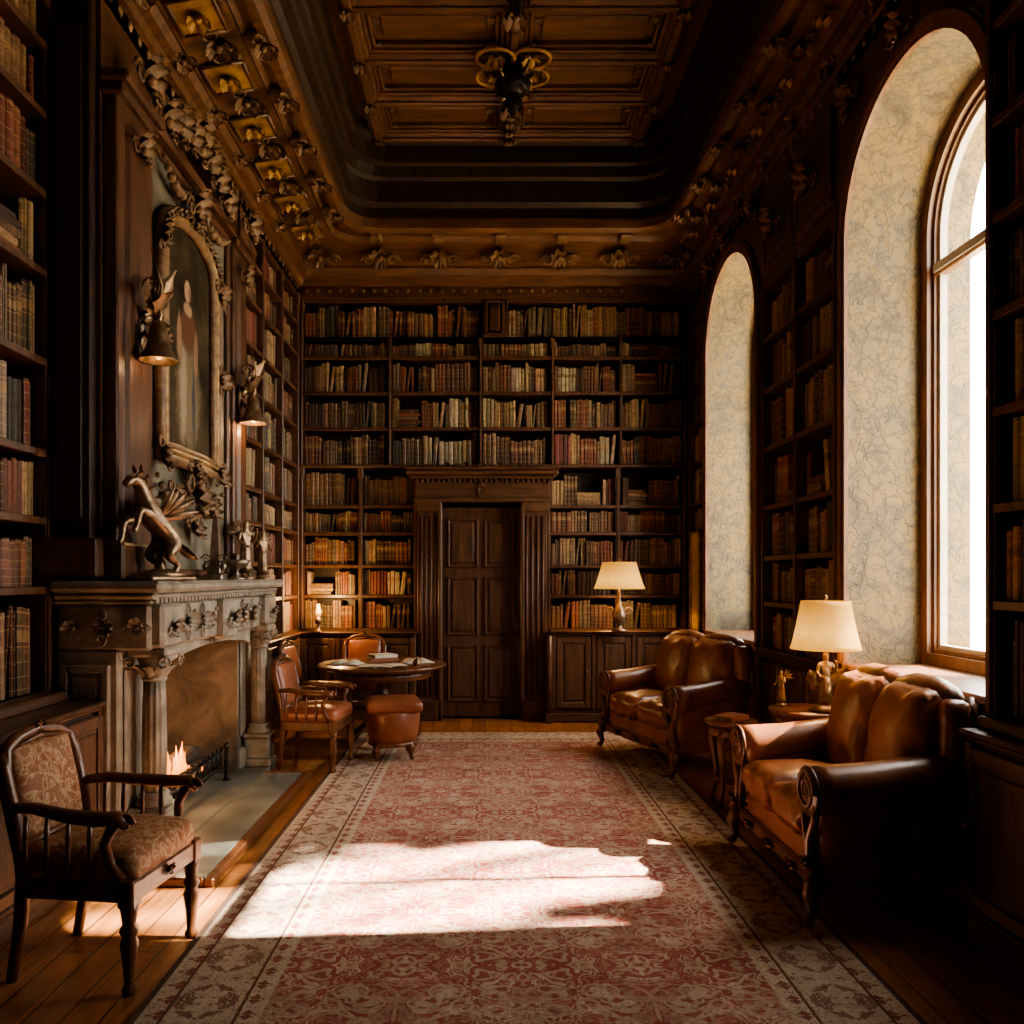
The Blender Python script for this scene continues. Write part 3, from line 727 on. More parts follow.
b.box(-.78,.72,-.1,.22,2.52,2.56,'wood_h',.01); b.box(-.82,.76,-.1,.26,2.56,2.61,'wood_h',.015); b.box(-.84,.78,-.1,.28,2.61,2.64,'wood_h',.01)
for x in(-.4,-.2,-.03,.14,.34): b.acanthus((x,.17,2.64),(0,1,0),(0,0,1),.09,'carve')
b.acanthus((-.03,.16,2.40),(0,1,0),(1,0,0),.1,'carve')
b.M=Matrix.Identity(4); b.done()
# ------------------------------------------------------------------ chimney breast + overmantel
b=B('wall_chimney_breast')
b.box(-2.5,XL,4.12,6.4,1.12,4.62,'wood_v'); b.box(-2.5,-2.0,4.12,4.5,0,1.12,'wood_v'); b.box(-2.5,-2.0,6.05,6.4,0,1.12,'wood_v')
b.box(-2.5,-2.46,4.5,6.05,0,1.12,'brick'); b.box(-2.46,-1.86,4.48,4.52,0.03,1.12,'brick'); b.box(-2.46,-1.86,6.0,6.04,0.03,1.12,'brick'); b.box(-2.46,-1.86,4.5,6.02,1.05,1.12,'brick')
b.box(-2.2,-2.0,4.06,4.12,1.5,4.5,'wood_dk',.01); b.box(-2.23,-1.96,4.04,4.12,1.5,1.7,'wood_v',.01)
b.box(-2.16,-2.04,4.045,4.06,1.8,4.3,'wood_dk',.008)
for y0,y1 in((4.14,4.56),(6.06,6.38)):
    b.box(XL,-1.90,y0,y1,1.5,4.1,'wood_v',.01); b.box(XL,-1.88,y0+.08,y1-.08,1.8,3.9,'wood_v',.02)
    b.box(XL,-1.86,y0-.02,y1+.02,1.48,1.68,'wood_v',.015); b.box(XL,-1.86,y0-.02,y1+.02,4.0,4.06,'wood_v',.012); b.box(XL,-1.83,y0-.04,y1+.04,4.06,4.12,'wood_v',.012)
    b.acanthus((-1.87,(y0+y1)/2,3.82),(1,0,0),(0,0,1),.16,'carve'); b.acanthus((-1.84,(y0+y1)/2,4.2),(1,0,0),(0,0,1),.22,'carve')
b.box(XL,-1.955,4.58,6.04,1.5,4.06,'panel')
for (y0,y1,z0,z1) in((4.58,4.63,1.5,4.06),(5.99,6.04,1.5,4.06),(4.58,6.04,1.5,1.55),(4.58,6.04,4.0,4.06)): b.box(-1.96,-1.92,y0,y1,z0,z1,'wood_v',.012)
b.box(XL,-1.86,4.56,6.06,4.06,4.12,'wood_h',.015)
for k in range(7): b.acanthus((-1.9,4.75+k*.18,4.2+.12*math.sin(pi*k/6)),(1,0,.0),(0,0,1),.21,'carve')
b.acanthus((-1.88,5.29,4.42),(1,0,0),(0,0,1),.2,'carve')
b.swag((-1.9,4.72,3.98),(-1.9,5.2,4.02),.12,(1,0,0),.03,'carve'); b.swag((-1.9,5.3,4.02),(-1.9,5.9,3.98),.12,(1,0,0),.03,'carve')
b.acanthus((-1.9,5.25,2.08),(1,0,0),(0,0,-1),.24,'carve'); b.acanthus((-1.92,5.25,1.85),(1,0,0),(0,0,-1),.17,'carve'); b.acanthus((-1.92,4.95,2.0),(1,0,0),(0,-.5,-1),.17,'carve'); b.acanthus((-1.92,5.55,2.0),(1,0,0),(0,.5,-1),.17,'carve')
b.swag((-1.93,4.7,2.1),(-1.93,5.2,2.05),.14,(1,0,0),.03,'carve'); b.swag((-1.93,5.3,2.05),(-1.93,5.85,2.1),.14,(1,0,0),.03,'carve')
b.done()
e=empty('framed_portrait_painting',(-1.93,5.2,3.0))
def fpath(o):
    y0,y1,z0,z1=-.5+o,.5-o,-.78+o,.55; pts=[(y0,z0)]
    for i in range(9): a=pi-pi*i/8; pts.append(((y1+y0)/2+(y1-y0)/2*math.cos(a), z1+(.24-o*.6)*math.sin(a)))
    pts.append((y1,z0)); return pts
b=B('picture_frame')
for o,r_,x in((0,.035,.02),(.045,.022,.03),(.08,.03,.015)):
    P=fpath(o); D=[]
    for i in range(len(P)):
        a,c=P[i],P[(i+1)%len(P)]
        for k in range(4): D.append((x,a[0]+(c[0]-a[0])*k/4,a[1]+(c[1]-a[1])*k/4))
    b.tube(D,r_,'carve' if o!=.045 else 'gilt',8,closed=True)
    if o==.0:
        for i,d in enumerate(D):
            if i%2==0: b.rosette((d[0]+.03,d[1],d[2]),(1,0,0),.045,'carve',5)
for (y,z,u) in((-.5,-.78,(-1,-1)),(.5,-.78,(1,-1)),(-.5,.5,(-1,1)),(.5,.5,(1,1)),(0,.8,(0,1)),(0,-.8,(0,-1)),(-.52,-.1,(-1,0)),(.52,-.1,(1,0))):
    b.acanthus((.04,y,z),(1,0,0),(0,u[0],u[1]),.15,'carve')
b.acanthus((.05,0,.88),(1,0,0),(0,0,1),.22,'carve')
b.done(e,(0,0,0))
b=B('portrait_canvas'); P=fpath(.07); b.add([(.0,y,z) for y,z in P],[list(range(len(P)))],'painting'); b.done(e,(0,0,0))
def sconce(y,lit):
    e=empty('wall_sconce',(-1.88,y,2.86)); b=B('sconce_body')
    b.ell((.0,0,0),(.02,.05,.11),'bronze'); b.acanthus((.01,0,.06),(1,0,0),(0,0,1),.1,'bronze',scrolls=False)
    b.tube([(0,0,0),(.05,-.02,-.06),(.09,-.03,-.04),(.12,-.04,.06),(.1,-.04,.16),(.06,-.03,.2)],[.014,.013,.012,.012,.011,.009],'bronze')
    b.scroll((.06,-.03,.22),(1,0,0),(0,0,1),.05,'bronze')
    T=Matrix.Translation((.11,-.04,-.02))
    b.lathe([(.015,.05),(.03,.045),(.045,.02),(.05,-.04),(.065,-.1),(.1,-.16),(.105,-.17),(.095,-.165),(.06,-.1),(.04,-.04),(.02,.03)],'bronze',T,18)
    b.leaf((.1,-.04,.05),(0.1,.1,1),(1,-.4,0),.28,.1,.7,'bronze'); b.leaf((.1,-.04,.05),(.3,-.2,1),(1,-.4,0),.2,.08,1.2,'bronze')
    b.tube([(.11,-.04,.05),(.15,-.1,.2),(.12,-.16,.38)],[.01,.007,.003],'bronze')
    b.leaf((.08,-.04,.1),(-.2,-.6,.6),(1,-.4,0),.2,.07,1,'bronze')
    b.ell((.11,-.04,-.16),.02,'amber'); b.done(e,(0,0,0))
    light('sconce_bulb',(.11,-.04,-.22),lit,(1,.6,.28),.02,e)
sconce(4.38,.6); sconce(6.15,4)
# ------------------------------------------------------------------ fireplace
e=empty('fireplace',(-1.9,5.25,0)); O=Vector((-1.9,5.25,0))
b=B('mantel_surround',O)
for y0,y1 in((4.1,4.46),(6.06,6.42)):
    b.box(-2.2,-1.88,y0,y1,.04,1.12,'stone',.01); b.box(-2.22,-1.84,y0-.015,y1+.015,.04,.2,'stone',.015)
    b.box(-1.88,-1.862,y0+.05,y1-.05,.28,1.02,'stone',.015)
b.M=frame((0,4.1,0),(1,0,0),(0,-1,0)); pdoor(b,-2.17,-1.92,.28,1.05,-.01,'stone',.04); b.M=Matrix.Identity(4)
for y in(4.26,6.24):
    T=Matrix.Translation((-1.76,y,0))
    b.box(-1.87,-1.65,y-.11,y+.11,.04,.1,'stone',.012); b.box(-1.855,-1.665,y-.095,y+.095,.1,.26,'stone',.012); b.box(-1.865,-1.655,y-.105,y+.105,.26,.29,'stone',.01)
    b.lathe([(.09,.29),(.095,.305),(.085,.325),(.07,.335),(.08,.35),(.066,.365)],'stone',T,24)
    b.lathe([(.062,.365),(.064,.6),(.06,.85),(.055,.95)],'stone',T,48,True,12,.12)
    b.lathe([(.06,.95),(.066,.96),(.06,.975),(.062,1.0),(.085,1.07),(.09,1.08)],'stone',T,24)
    for k in range(8):
        a=2*pi*k/8; b.leaf((-1.76+.058*math.cos(a),y+.058*math.sin(a),.965),(math.cos(a)*.25,math.sin(a)*.25,1),(math.cos(a),math.sin(a),0),.11,.06,1.3,'stone')
    b.box(-1.865,-1.655,y-.105,y+.105,1.08,1.13,'stone',.012)
    for gx in(-1,1): b.scroll((-1.76+gx*.09,y-.1,1.05),(gx,0,0),(0,0,1),.035,'stone'); b.scroll((-1.655,y+gx*.09,1.05),(0,gx,0),(0,0,1),.035,'stone')
N=16; y0,y1=4.46,6.06; vs=[]
for i in range(N+1):
    t=i/N; y=y0+(y1-y0)*t; z=1.0+.07*math.sin(pi*t)**.6
    vs+=[(-1.86,y,z),(-1.78,y,z),(-1.78,y,1.13),(-1.86,y,1.13)]
b.add(vs,[(4*i+k,4*i+(k+1)%4,4*i+4+(k+1)%4,4*i+4+k) for i in range(N) for k in range(4)],'stone')
b.box(-2.2,-1.72,4.1,6.42,1.12,1.36,'stone',.015)
for y in(4.26,6.24): b.box(-1.8,-1.66,y-.13,y+.13,1.13,1.36,'stone',.02); b.acanthus((-1.655,y,1.22),(1,0,0),(0,0,1),.1,'stone')
b.box(-1.75,-1.66,5.13,5.37,1.1,1.36,'stone',.02); b.acanthus((-1.65,5.25,1.22),(1,0,0),(0,0,1),.13,'stone')
for y in(4.62,4.85,5.65,5.88): b.acanthus((-1.715,y,1.24),(1,0,0),(0,1 if y<5.25 else -1,0),.12,'stone')
for p,q in((4.42,4.72),(4.74,5.1),(5.4,5.76),(5.78,6.08)): b.swag((-1.715,p,1.3),(-1.715,q,1.3),.09,(1,0,0),.02,'stone')
b.acanthus((-1.95,4.095,1.24),(0,-1,0),(1,0,0),.11,'stone'); b.acanthus((-1.78,4.095,1.24),(0,-1,0),(0,0,1),.09,'stone'); b.acanthus((-2.1,4.095,1.24),(0,-1,0),(-1,0,0),.09,'stone')
b.box(-2.21,-1.70,4.08,6.44,1.36,1.385,'stone',.01); b.box(-2.2,-1.675,4.055,6.465,1.385,1.42,'stone',.015); b.box(-2.2,-1.63,4.02,6.5,1.42,1.48,'stone',.02)
y=4.1
while y<6.42: b.box(-1.70,-1.68,y,y+.03,1.365,1.39,'stone',.004); y+=.055
b.done(e,(0,0,0))
b=B('hearth_slab',O)
b.box(-2.46,-1.66,4.1,6.42,0,.04,'hearth',.006); b.box(-1.66,-1.36,3.9,5.98,0,.04,'hearth',.006); b.box(-1.36,-1.31,3.86,6.02,0,.045,'wood_red',.008); b.box(-1.95,-1.36,3.86,3.9,0,.045,'wood_red',.008); b.box(-1.66,-1.36,5.98,6.02,0,.045,'wood_red',.008); b.box(-1.95,-1.66,3.9,4.1,0,.04,'hearth',.006); b.done(e,(0,0,0))
b=B('fire_grate',O)
for y in [4.72+i*.085 for i in range(13)]:
    b.tube([(-2.2,y,.14),(-1.95,y,.13),(-1.9,y,.15),(-1.89,y,.26)],.009,'iron',6); b.ell((-1.89,y,.27),.014,'iron',None,8,6)
for z in(.13,.19,.25): b.tube([(-1.9,4.68,z),(-1.88,5.2,z),(-1.9,5.78,z)],.009,'iron',6)
for y in(4.7,5.76):
    b.lathe([(.03,.04),(.02,.06),(.014,.12),(.022,.16),(.014,.2),(.014,.26),(.024,.28),(.02,.3),(0,.31)],'iron',Matrix.Translation((-1.86,y,0)),14)
    b.tube([(-1.86,y,.1),(-2.1,y,.12),(-2.2,y,.05)],.012,'iron')
    b.tube([(-2.15,y,.04),(-2.15,y,.14)],.012,'iron')
b.done(e,(0,0,0))
b=B('firewood_logs',O); R=random.Random(4)
for (p,q,r_) in(((-2.12,4.75,.2),(-2.1,5.6,.2),.055),((-1.98,4.8,.2),(-2.0,5.65,.19),.05),((-2.06,4.85,.29),(-2.0,5.5,.3),.05),((-2.15,5.0,.28),(-1.95,5.3,.36),.035)):
    p=Vector(p);q=Vector(q); pts=[p+(q-p)*i/6+Vector((R.uniform(-.01,.01),0,R.uniform(-.01,.01))) for i in range(7)]
    b.tube(pts,[r_*R.uniform(.88,1.1) for _ in pts],'bark',10)
for i in range(26): b.ell((R.uniform(-2.18,-1.95),R.uniform(4.75,5.6),R.uniform(.14,.25)),R.uniform(.015,.03),'ember',None,6,5)
b.done(e,(0,0,0))
b=B('flames',O)
for i in range(14):
    y=4.8+i*.035+R.uniform(-.02,.02); x=R.uniform(-2.04,-1.94); h=R.uniform(.1,.24)*(1.1-.05*abs(i-5)); r_=R.uniform(.014,.026); lx,ly=R.uniform(-.03,.03),R.uniform(-.04,.04)
    b.tube([(x,y,.24),(x+lx*.2,y+ly*.2,.24+h*.2),(x+lx*.5,y-ly*.3,.24+h*.5),(x+lx,y+ly*.6,.24+h*.78),(x+lx*1.3,y+ly,.24+h)],[r_*.5,r_,r_*.75,r_*.35,.001],'flame',8,flat=.6)
b.done(e,(0,0,0))
light('fire_light',(-.06,-.25,.42),13,(1,.52,.22),.08,e)
def beast(name,loc,rot,s,mat):   # rearing winged horse, hind hooves on the plinth, forelegs lifted
    b=B(name); n=[((0,.11,.2),.062),((0,.05,.27),.058),((0,-.02,.34),.066),((0,-.07,.42),.045),((0,-.1,.49),.034),((0,-.14,.52),.034),((0,-.2,.475),.022)]
    ed=[(0,1),(1,2),(2,3),(3,4),(4,5),(5,6)]
    for g in(-1,1):
        k=len(n); n+=[((g*.045,-.06,.33),.032),((g*.055,-.15,.33+.03*g),.021),((g*.05,-.17,.24+.03*g),.014),((g*.05,-.19,.215+.03*g),.017)]; ed+=[(2,k),(k,k+1),(k+1,k+2),(k+2,k+3)]
        k=len(n); n+=[((g*.055,.09,.19),.048),((g*.065,.02,.13),.032),((g*.065,.1,.085),.018),((g*.065,.07,.035),.017),((g*.065,.05,.03),.021)]; ed+=[(0,k),(k,k+1),(k+1,k+2),(k+2,k+3),(k+3,k+4)]
    b.skin(n,ed,mat)
    for i in range(8):   # mane
        t=i/7; b.leaf((0,-.02-.1*t,.38+.15*t),(.25*(-1)**i,.8,.2-.5*(1-t)),(0,.2,1),.07,.035,1.2,mat)
    for i in range(5): b.leaf((0,.16,.21),(.25*(i-2)*.5,.6,-.8),(0,1,.3),.17,.05,.6,mat)   # tail
    for g in(-1,1):
        b.leaf((g*.018,-.115,.545),(g*.2,0,1),(0,-1,0),.045,.022,.2,mat); b.ell((g*.03,-.15,.525),.007,'iron')
        for i in range(5): b.leaf((g*.045,.0,.33),(g*.25,.75-.12*i,.15+.25*i),(g,-.1,.1),.2-.008*i,.055,.3,mat,5)
    b.lathe([(.02,.0),(.03,.05),(.02,.12),(.03,.18)],mat,Matrix.Translation((0,.04,.02)),10)  # rock support
    b.ell((0,.06,.03),(.1,.13,.035),mat)
    b.box(-.1,.1,-.12,.2,-.0,.025,mat,.008); b.done(None,loc,rot,s)
beast('rearing_winged_horse_statue',(-1.755,4.25,1.481),math.radians(-22),1.02,'bronze')
def figure(b,M,mat,H=1.0,arm=1):
    n=[((0,0,.5),.07),((0,0,.6),.062),((0,0,.72),.085),((0,0,.8),.04),((0,-.005,.9),.055),((0,0,.95),.04)]
    ed=[(0,1),(1,2),(2,3),(3,4),(4,5)]
    for g in(-1,1):
        k=len(n); n+=[((g*.1,0,.76),.036),((g*.15,-.03,.63),.027),((g*.12,-.12,.56 if g*arm<0 else .75),.02),((g*.1,-.17,.57 if g*arm<0 else .83),.018)]; ed+=[(2,k),(k,k+1),(k+1,k+2),(k+2,k+3)]
        k=len(n); n+=[((g*.05,0,.44),.052),((g*.055,-.02*g,.26),.036),((g*.06,0,.06),.022),((g*.065,-.06,.03),.02)]; ed+=[(0,k),(k,k+1),(k+1,k+2),(k+2,k+3)]
    b.skin(n,ed,mat,M)
    b.lathe([(.075,.56),(.085,.5),(.1,.35),(.12,.2),(.13,.1),(.11,.1),(.07,.5)],mat,M,24,True,9,.18)
    b.lathe([(.14,0),(.145,.02),(.12,.04),(.12,.06),(0,.06)],mat,M,20)
def statuette(name,loc,h,rot,mat,arm=1):
    b=B(name); figure(b,Matrix.Scale(h,4),mat,1,arm)
    for g in(-1,1): 
        for i in range(4): b.leaf((g*.03*h,.04*h,.74*h),(g*(.9-.2*i),.5,.1+.35*i),(0,-1,0),.28*h,.08*h,.4,mat)
    b.done(None,loc,rot)
statuette('winged_statuette',(-1.78,5.95,1.481),.46,math.radians(50),'bronze')
statuette('winged_statuette',(-1.75,6.3,1.481),.4,math.radians(40),'bronze',-1)
b=B('obelisk_ornament'); b.box(-.06,.06,-.06,.06,0,.04,'silver',.006); b.box(-.045,.045,-.045,.045,.04,.09,'silver',.006)
b.add([(-.035,-.035,.09),(.035,-.035,.09),(.035,.035,.09),(-.035,.035,.09),(-.016,-.016,.40),(.016,-.016,.40),(.016,.016,.40),(-.016,.016,.40),(0,0,.44)],[(0,1,5,4),(1,2,6,5),(2,3,7,6),(3,0,4,7),(4,5,8),(5,6,8),(6,7,8),(7,4,8),(3,2,1,0)],'silver')
for g in(-1,1): b.ell((g*.06,-.03,.09),(.02,.02,.03),'silver'); b.scroll((g*.05,-.04,.14),(g,0,0),(0,0,1),.03,'silver')
b.done(None,(-1.8,5.35,1.481))
b=B('footed_bowl'); b.lathe([(.06,0),(.062,.01),(.02,.025),(.015,.06),(.03,.08),(.08,.1),(.1,.14),(.095,.14),(.07,.11),(.0,.09)],'silver',None,20); b.done(None,(-1.76,5.66,1.481))
# ------------------------------------------------------------------ rug
b=B('rug',(RCX,4.7,0))
NX,NY=28,60; vs=[];fs=[]
for j in range(NY+1):
    for i in range(NX+1):
        x=RCX-RX+2*RX*i/NX; y=4.7-RY+2*RY*j/NY; ed_=min(i,NX-i,j,NY-j)
        z=.010+.001*math.sin(x*5+y*2)+.001*math.sin(y*7) if ed_>0 else .008
        vs.append((x,y,z))
for j in range(NY):
    for i in range(NX): a=j*(NX+1)+i; fs.append((a,a+1,a+NX+2,a+NX+1))
b.add(vs,fs,'rug',True)
b.box(RCX-RX,RCX+RX,4.7-RY,4.7+RY,.001,.007,'rug')
b.done()
# ------------------------------------------------------------------ sofas
def sofa(loc,rot,Wd=1.2,Dp=.76):
    b=B('leather_loveseat'); L='leather'; hw=Wd/2
    b.box(-hw+.08,hw-.08,-.33,.33,.17,.34,L,.02)
    b.box(-hw+.06,hw-.06,-.355,-.32,.15,.22,'wood_red',.012)
    for x in(-.3,0,.3): b.acanthus((x,-.36,.18),(0,-1,0),(0,0,1),.06,'wood_red')
    for g in(-1,1):
        b.box(g*(hw-.14),g*(hw-.03),-.33,.32,.16,.54,L,.03)
        b.tube([(g*(hw-.09),.33,.63),(g*(hw-.085),.15,.625),(g*(hw-.08),-.1,.585),(g*(hw-.075),-.28,.565),(g*(hw-.075),-.345,.565)],[.085,.092,.1,.11,.104],L,18)
        b.cushion((.15,.62,.36),.06,L,Matrix.Translation((g*(hw-.085),-.02,.4)),.012,10,.003)
        c=(g*(hw-.075),-.35,.565)
        b.lathe([(.0,.0),(.105,0),(.11,.008),(.105,.016),(.0,.02)],'wood_red',Matrix.Translation(c)@Matrix.Rotation(pi/2,4,'X'),20)
        b.scroll((c[0],c[1]-.018,c[2]),(g,0,0),(0,0,1),.088,'wood_red',2.2,.17,1)
        b.tube([(g*(hw-.0),-.352,.52),(g*(hw-.02),-.355,.44),(g*(hw-.07),-.355,.36),(g*(hw-.05),-.36,.27),(g*(hw-.02),-.365,.2)],[.018,.02,.022,.026,.034],'wood_red',8)
        b.tube([(g*(hw-.15),-.352,.5),(g*(hw-.13),-.355,.42),(g*(hw-.1),-.355,.34),(g*(hw-.09),-.355,.22)],[.014,.014,.014,.014],'wood_red',8)
        b.acanthus((g*(hw-.05),-.37,.25),(0,-1,0),(0,0,1),.07,'wood_red')
        for k in range(12): b.ell((g*(hw-.145),-.336,.2+k*.026),.006,'gilt',None,6,4)
        b.tube([(g*(hw-.04),-.345,.2),(g*(hw-.01),-.375,.13),(g*(hw-.03),-.36,.06),(g*(hw-.02),-.385,.02)],[.042,.036,.02,.026],'wood_red',10)
        b.tube([(g*(hw-.06),.3,.2),(g*(hw-.05),.33,.1),(g*(hw-.04),.345,0.01)],[.03,.022,.018],'wood_red',8)
    T=Matrix.Translation((0,.3,.6))@Matrix.Rotation(math.radians(-8),4,'X')
    b.cushion((Wd-.1,.12,.72),.06,L,T,.01,12,.002)
    cw=(Wd-.2)/2
    for i,g in enumerate((-1,1)):
        T=Matrix.Translation((g*(cw/2-.005),.22,.71))@Matrix.Rotation(math.radians(-11),4,'X')
        b.cushion((cw+.02,.22,.56),.1,L,T,.035,16,.008,seed=i*3+1)
        T=Matrix.Translation((g*(cw/2-.02),-.09,.405))@Matrix.Rotation(math.radians(-2),4,'X')
        b.cushion((cw-.045,.57,.18),.075,L,T,.035,16,.009,seed=i*5+2)
        T=Matrix.Translation((g*(cw/2-.01),.295,.96))
        b.tube([(-cw*.54,0,-.05),(-cw*.4,0,-.01),(-cw*.15,0,.01),(cw*.15,0,.01),(cw*.4,0,-.01),(cw*.54,0,-.05)],[.05,.062,.066,.066,.062,.05],L,12,M=T)
        b.tube([(g*(hw-.02),.33,.62),(g*(hw-.03),.335,.76),(g*(hw-.07),.345,.9),(g*(hw-.1),.35,.96)],[.03,.022,.026,.02],'wood_red',8)
        b.cushion((.12,.13,.4),.055,L,Matrix.Translation((g*(hw-.09),.28,.76)),.01,8,.002)
    return b.done(None,loc,rot)
def face(dx,dy): return math.atan2(dx,-dy)
sofa((1.755,3.93,.012),face(-1,0),1.1)
sofa((1.55,6.57,.012),face(-.946,-.324),1.2)
# ------------------------------------------------------------------ armchair
def armchair(name,loc,rot,s=1.,fab='tapestry',wd='wood_red',arms=True):
    b=B(name)
    prof=[(.02,0),(.028,.02),(.018,.04),(.024,.12),(.034,.19),(.024,.21),(.036,.235),(.024,.26),(.03,.3),(.034,.33)]
    for g in(-1,1):
        b.lathe(prof,wd,Matrix.Translation((g*.235,-.225,0)),14); b.box(g*.235-.032,g*.235+.032,-.257,-.193,.32,.42,wd,.008)
        b.tube([(g*.2,.27,.0),(g*.2,.235,.2),(g*.2,.22,.4),(g*.205,.245,.6),(g*.21,.29,.8),(g*.2,.31,.86)],[.02,.025,.028,.025,.022,.02],wd,8)
        b.box(g*.22-.018,g*.22+.018,-.2,.22,.33,.41,wd,.008)
        if arms:
            b.tube([(g*.21,.255,.66),(g*.235,.15,.67),(g*.265,.0,.655),(g*.275,-.12,.65),(g*.27,-.2,.655),(g*.262,-.235,.63)],[.02,.022,.026,.028,.028,.018],wd,10,flat=1.2)
            b.scroll((g*.262,-.225,.635),(0,-1,0),(0,0,1),.03,wd,1.3,.4)
            b.tube([(g*.235,-.2,.42),(g*.25,-.16,.48),(g*.27,-.15,.56),(g*.268,-.19,.64)],[.024,.02,.019,.022],wd,8)
            for k in range(4):
                y=-.08+k*.085; b.lathe([(.007,.42),(.012,.46),(.007,.5),(.011,.56),(.007,.64)],wd,Matrix.Translation((g*.25,y,0)),8)
    b.box(-.235,.235,-.25,-.205,.33,.415,wd,.01); b.box(-.2,.2,.2,.235,.34,.41,wd,.01)
    b.acanthus((0,-.253,.375),(0,-1,0),(0,0,1),.045,wd)
    b.cushion((.49,.48,.13),.055,fab,Matrix.Translation((0,-.012,.455)),.022,12,.001)
    T=Matrix.Translation((0,.278,.7))@Matrix.Rotation(math.radians(-12),4,'X')
    b.cushion((.35,.07,.36),.033,fab,T,.016,10,.001)
    pts=[(-.2,0,-.2),(-.205,0,.1),(-.185,0,.17),(-.12,0,.205),(0,0,.225),(.12,0,.205),(.185,0,.17),(.205,0,.1),(.2,0,-.2)]
    b.tube(pts,[.024]*9,wd,8,M=T,flat=1.3)
    b.tube([(-.2,0,-.195),(.2,0,-.195)],.022,wd,8,M=T)
    b.M=T; b.acanthus((0,-.02,.225),(0,-1,0),(0,0,1),.05,wd); b.tube([(-.17,-.02,.17),(0,-.02,.195),(.17,-.02,.17)],.01,wd,6)
    b.M=Matrix.Identity(4)
    return b.done(None,loc,rot,s)
armchair('carved_armchair',(-1.47,3.13,0),face(1,-.12),.98)
armchair('carved_armchair',(-1.33,6.34,.012),face(1,-.15),.92,'leather_red')
armchair('side_chair',(-1.24,7.97,0),face(0,-1),.98,'leather_red',arms=False)
armchair('side_chair',(-1.54,7.4,0),face(1,-.1),.98,'leather_red','wood_v',arms=False)
b=B('round_library_table'); 
b.lathe([(.0,.66),(.47,.66),(.52,.665),(.56,.68),(.58,.69),(.58,.7),(.565,.71),(0,.71)],'wood_red',None,48)
b.lathe([(.42,.58),(.44,.59),(.44,.66),(0,.66)],'wood_red',None,40)
b.lathe([(.09,.12),(.1,.16),(.06,.2),(.045,.28),(.075,.36),(.08,.42),(.05,.48),(.06,.54),(.12,.58)],'wood_red',None,20)
for k in range(3):
    a=2*pi*k/3+.5; c,s_=math.cos(a),math.sin(a)
    b.tube([(.06*c,.06*s_,.18),(.16*c,.16*s_,.17),(.27*c,.27*s_,.08),(.36*c,.36*s_,.03)],[.04,.035,.028,.026],'wood_red',10)
b.done(None,(-.93,7.25,.012))
TZ=.7225
def openbook(loc,rot):
    b=B('open_book')
    for g in(-1,1):
        vs=[];N=8
        for i in range(N+1):
            t=i/N; x=g*.14*t; z=.008+.035*math.sin(pi*min(1,t*1.1))*(1-t*.5)
            vs+=[(x,-.1,z),(x,.1,z),(x,-.1,0),(x,.1,0)]
        b.add(vs,[(4*i,4*i+1,4*i+5,4*i+4) for i in range(N)]+[(4*i,4*i+2,4*i+6,4*i+4) for i in range(N)]+[(4*i+1,4*i+3,4*i+7,4*i+5) for i in range(N)]+[(4*N,4*N+1,4*N+3,4*N+2)],'paper',True)
    b.box(-.15,.15,-.105,.105,-.0,.004,'leather_red',.001); b.done(None,loc,rot)
openbook((-.62,7.28,TZ),.3); openbook((-1.24,7.12,TZ),-.2)
b=B('papers')
for i,(x,y,a) in enumerate(((0,0,.1),(.06,.03,.5),(-.1,.02,-.3),(.02,-.05,.9),(.12,-.02,.2))):
    b.box(-.08,.08,-.11,.11,.004*i,.004*i+.0035,'paper',0,Matrix.Translation((x,y,0))@Matrix.Rotation(a,4,'Z'))
b.done(None,(-.9,6.93,TZ),.2)
b=B('book_stack')
for i,(w,d,h,m_) in enumerate(((.26,.19,.035,'leather_red'),(.23,.17,.03,'paper'))):
    T=Matrix.Translation((0,0,sum((.035,.03)[:i])))@Matrix.Rotation(.2*i,4,'Z')
    b.box(-w/2,w/2,-d/2,d/2,0,.004,m_,.001,T); b.box(-w/2+.006,w/2-.006,-d/2+.006,d/2,.004,h-.004,'pages',0,T); b.box(-w/2,w/2,-d/2,d/2,h-.004,h,m_,.001,T); b.box(-w/2,w/2,-d/2,-d/2+.005,0,h,m_,.001,T)
b.done(None,(-.95,7.4,TZ),.4)
b=B('inkwell'); b.lathe([(.035,0),(.04,.01),(.035,.05),(.015,.06),(.018,.075),(0,.08)],'bronze',None,16); b.done(None,(-.6,7.03,TZ))
b=B('leather_stool')
b.cushion((.46,.42,.1),.045,'leather_red',Matrix.Translation((0,0,.44)),.02,10,.002)
b.lathe([(.15,.12),(.19,.14),(.215,.25),(.225,.38),(.215,.4)],'leather_red',None,32); b.lathe([(.2,.12),(.205,.13),(.2,.15)],'wood_red',None,32)
for k in range(4):
    a=pi/4+k*pi/2; c,s_=math.cos(a),math.sin(a); b.tube([(.16*c,.16*s_,.15),(.2*c,.2*s_,.1),(.19*c,.19*s_,.04),(.21*c,.21*s_,.012)],[.03,.028,.018,.016],'wood_red',8)
b.done(None,(-.76,6.6,0.012),.2)
